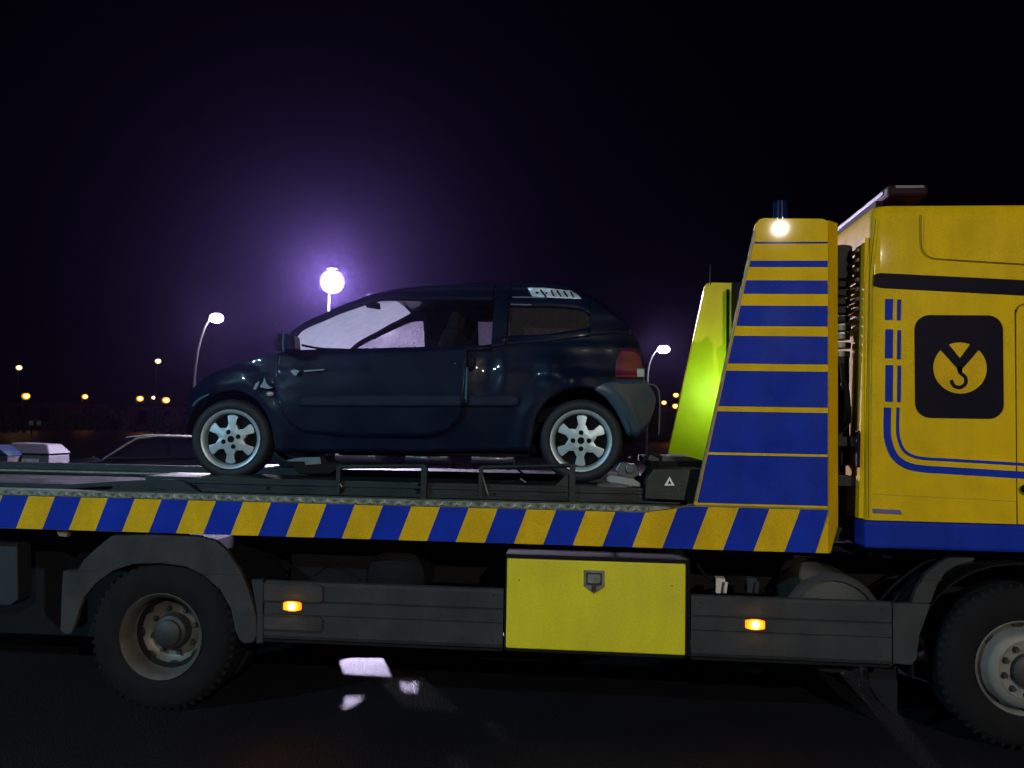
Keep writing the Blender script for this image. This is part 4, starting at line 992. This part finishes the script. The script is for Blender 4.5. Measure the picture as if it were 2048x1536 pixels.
q = P(640, 905, 27.5); parked_car(q.x, 27.5, math.radians(91), BLKP, 'black parked car seen under the wreck just behind its front wheel', GP)
# white lidded cabinet at the left
Yw = 14
a, b = P(22, 908, Yw), P(97, 934, Yw); tp = P(60, 888, Yw)
wb = thing('storage_cabinet', (a.x+.5, Yw, 0), 'white lidded storage cabinet beyond the tail of the bed, far left', 'cabinet')
add('cabinet_body', box(a.x, b.x, Yw, Yw+.8, 0, a.z-.02), CABW, wb, bevel=.02)
add('cabinet_gap', box(a.x+.02, b.x-.02, Yw+.02, Yw+.78, a.z-.02, a.z+.02), CHAS, wb)
v = [(a.x-.2, Yw-.04, a.z+.02), (b.x+.04, Yw-.04, a.z+.02), (b.x+.04, Yw+.84, a.z+.02), (a.x-.2, Yw+.84, a.z+.02), (a.x-.1, Yw+.14, tp.z+.02), (b.x-.16, Yw+.14, tp.z), (b.x-.16, Yw+.7, tp.z), (a.x-.1, Yw+.7, tp.z+.02)]
add('cabinet_lid', (v, [(0, 1, 5, 4), (1, 2, 6, 5), (2, 3, 7, 6), (3, 0, 4, 7), (4, 5, 6, 7), (0, 3, 2, 1)]), CABW, wb, bevel=.03)
add('cabinet_label', box(a.x+.28, b.x-.25, Yw-.008, Yw, a.z-.24, a.z-.10), mat('label_paper', (.4, .38, .42), .5), wb)
add('label_mark', ellipsoid((a.x+.37, Yw-.01, a.z-.17), .03, .004, .045, 10, 6), mat('label_red', (.5, .1, .1), .5), wb)
a2 = P(-10, 895, Yw-.4); b2 = P(20, 934, Yw-.4)
bb = thing('recycling_bin', (a2.x+.2, Yw-.4, 0), 'grey bin with a blue lid left of the white cabinet', 'bin')
add('bin_body', box(a2.x, b2.x, Yw-.5, Yw+.2, 0, P(0, 908, Yw).z), GREYD, bb, bevel=.03)
add('bin_lid', prism([(a2.x-.05, P(0, 908, Yw).z), (b2.x+.05, P(0, 909, Yw).z), (b2.x-.1, P(0, 900, Yw).z), (a2.x, P(0, 888, Yw).z)], Yw-.55, Yw+.25), mat('bin_blue', (.004, .014, .04), .5), bb, bevel=.02)

# ------------------------------------------------------------------ distant buildings and hedges
BRK = mat('brick_far', (.10, .06, .045), .85, var=.4, vs=.8, dirt=(.08, .05, .04), ds=.4)
def far_building(x0, x1, Y, h, label, wins=()):
    t = thing('warehouse', ((x0+x1)/2, Y, 0), label, 'building')
    add('wall', box(x0, x1, Y, Y+12, 0, h), BRK, t)
    add('roof', prism([(x0-.3, h), (x1+.3, h), (x1+.3, h+.25), (x0-.3, h+.25)], Y-.3, Y+12.3), CHAS, t)
    n = int((x1-x0)/4)
    for k in range(n):
        xx = x0+1+k*4; add('pilaster', box(xx-.15, xx+.15, Y-.15, Y-.002, 0, h-.1), BRK, t)
        if k not in wins: add('window', box(xx+1, xx+2.6, Y-.06, Y-.002, 1.1, h-.9), mat('far_window', (.02, .02, .025), .2), t)
    for k in wins:
        pass
    return t
p0, p1 = P(-120, 820, 130), P(133, 820, 130)
far_building(p0.x, p1.x, 130, P(60, 804, 130).z, 'low brick warehouse in the distance behind the left orange lamps')
p0, p1 = P(255, 820, 135), P(420, 820, 135)
far_building(p0.x, p1.x, 135, P(300, 812, 135).z, 'low brick warehouse in the distance behind the three clustered lamps')
p0, p1 = P(1250, 820, 140), P(1480, 820, 140)
far_building(p0.x, p1.x, 140, P(1330, 812, 140).z, 'low brick warehouse behind the orange lamps beside the tower')
pp = thing('pale_panels', P(71, 846, 70), 'pair of small pale panels on posts, added in place of lit windows, in the far left dark', 'pale panel')  # panels stand in for lit windows of the far building
for px in (63, 78):
    q = P(px, 846, 70); add('window_panel', box(q.x-.2, q.x+.2, 69.95, 70, q.z-.22, q.z+.22), mat('panel_cream', (.75, .72, .62), .6), pp); add('post', box(q.x-.04, q.x+.04, 70, 70.06, 0, q.z+.2), CHAS, pp)
LEAF = mat('hedge_leaf', (.05, .06, .03), .8, var=.5, vs=3)
def hedge(x0, x1, Y, h, label):
    t = thing('hedge', ((x0+x1)/2, Y, 0), label, 'hedge'); v, f = [], []
    rnd = random.Random(int(abs(x0*7)))
    n = int((x1-x0)*h*26)
    for i in range(n):
        x = rnd.uniform(x0, x1); hh = h*(.72+.28*math.sin(x*.9)*math.cos(x*.37+1)+.1*rnd.random()); z = rnd.uniform(0, 1)**.8*hh; y = Y+rnd.uniform(-.9, .9)
        s = rnd.uniform(.12, .3); a = rnd.uniform(0, 6.28); b = rnd.uniform(-.8, .8)
        u = Vector((math.cos(a), math.sin(a), b)).normalized()*s; w_ = Vector((-math.sin(a)*.3, .2, 1)).normalized()*s*.6
        k = len(v); c_ = Vector((x, y, z)); v += [c_-u, c_-w_, c_+u, c_+w_]; f.append((k, k+1, k+2, k+3))
    add('foliage', (v, f), LEAF, t)
    add('stems', join(*[box(x0+.5+i*1.2, x0+.56+i*1.2, Y-.03, Y+.03, 0, h*.6) for i in range(int((x1-x0-1)/1.2))]), CHAS, t)
a, b = P(130, 820, 112), P(262, 820, 112); hedge(a.x, b.x, 112, P(200, 813, 112).z, 'ragged hedge in the distance under the lone orange lamp')
a, b = P(300, 825, 96), P(420, 825, 96); hedge(a.x, b.x, 96, P(350, 818, 96).z, 'ragged hedge in the distance in front of the car nose')
a, b = P(-60, 830, 88), P(60, 830, 88); hedge(a.x, b.x, 88, P(0, 824, 88).z, 'dark hedge in the distance at the far left edge')

# ------------------------------------------------------------------ scattering air, added for the lens glow round the lamps
if GLOW_HAZE:
    hm = bpy.data.materials.new('lens_glow_air'); hm.use_nodes = True; N = hm.node_tree.nodes
    N.remove(N['Principled BSDF']); pv = N.new('ShaderNodeVolumePrincipled')
    pv.inputs['Color'].default_value = (.50, .34, 1, 1); pv.inputs['Density'].default_value = GLOW_HAZE; pv.inputs['Anisotropy'].default_value = .88
    hm.node_tree.links.new(pv.outputs[0], N['Material Output'].inputs['Volume'])
    hz_ = add('lens_glow', box(-120, 90, -25, 160, -1, 13), hm); hz_['kind'] = 'stuff'
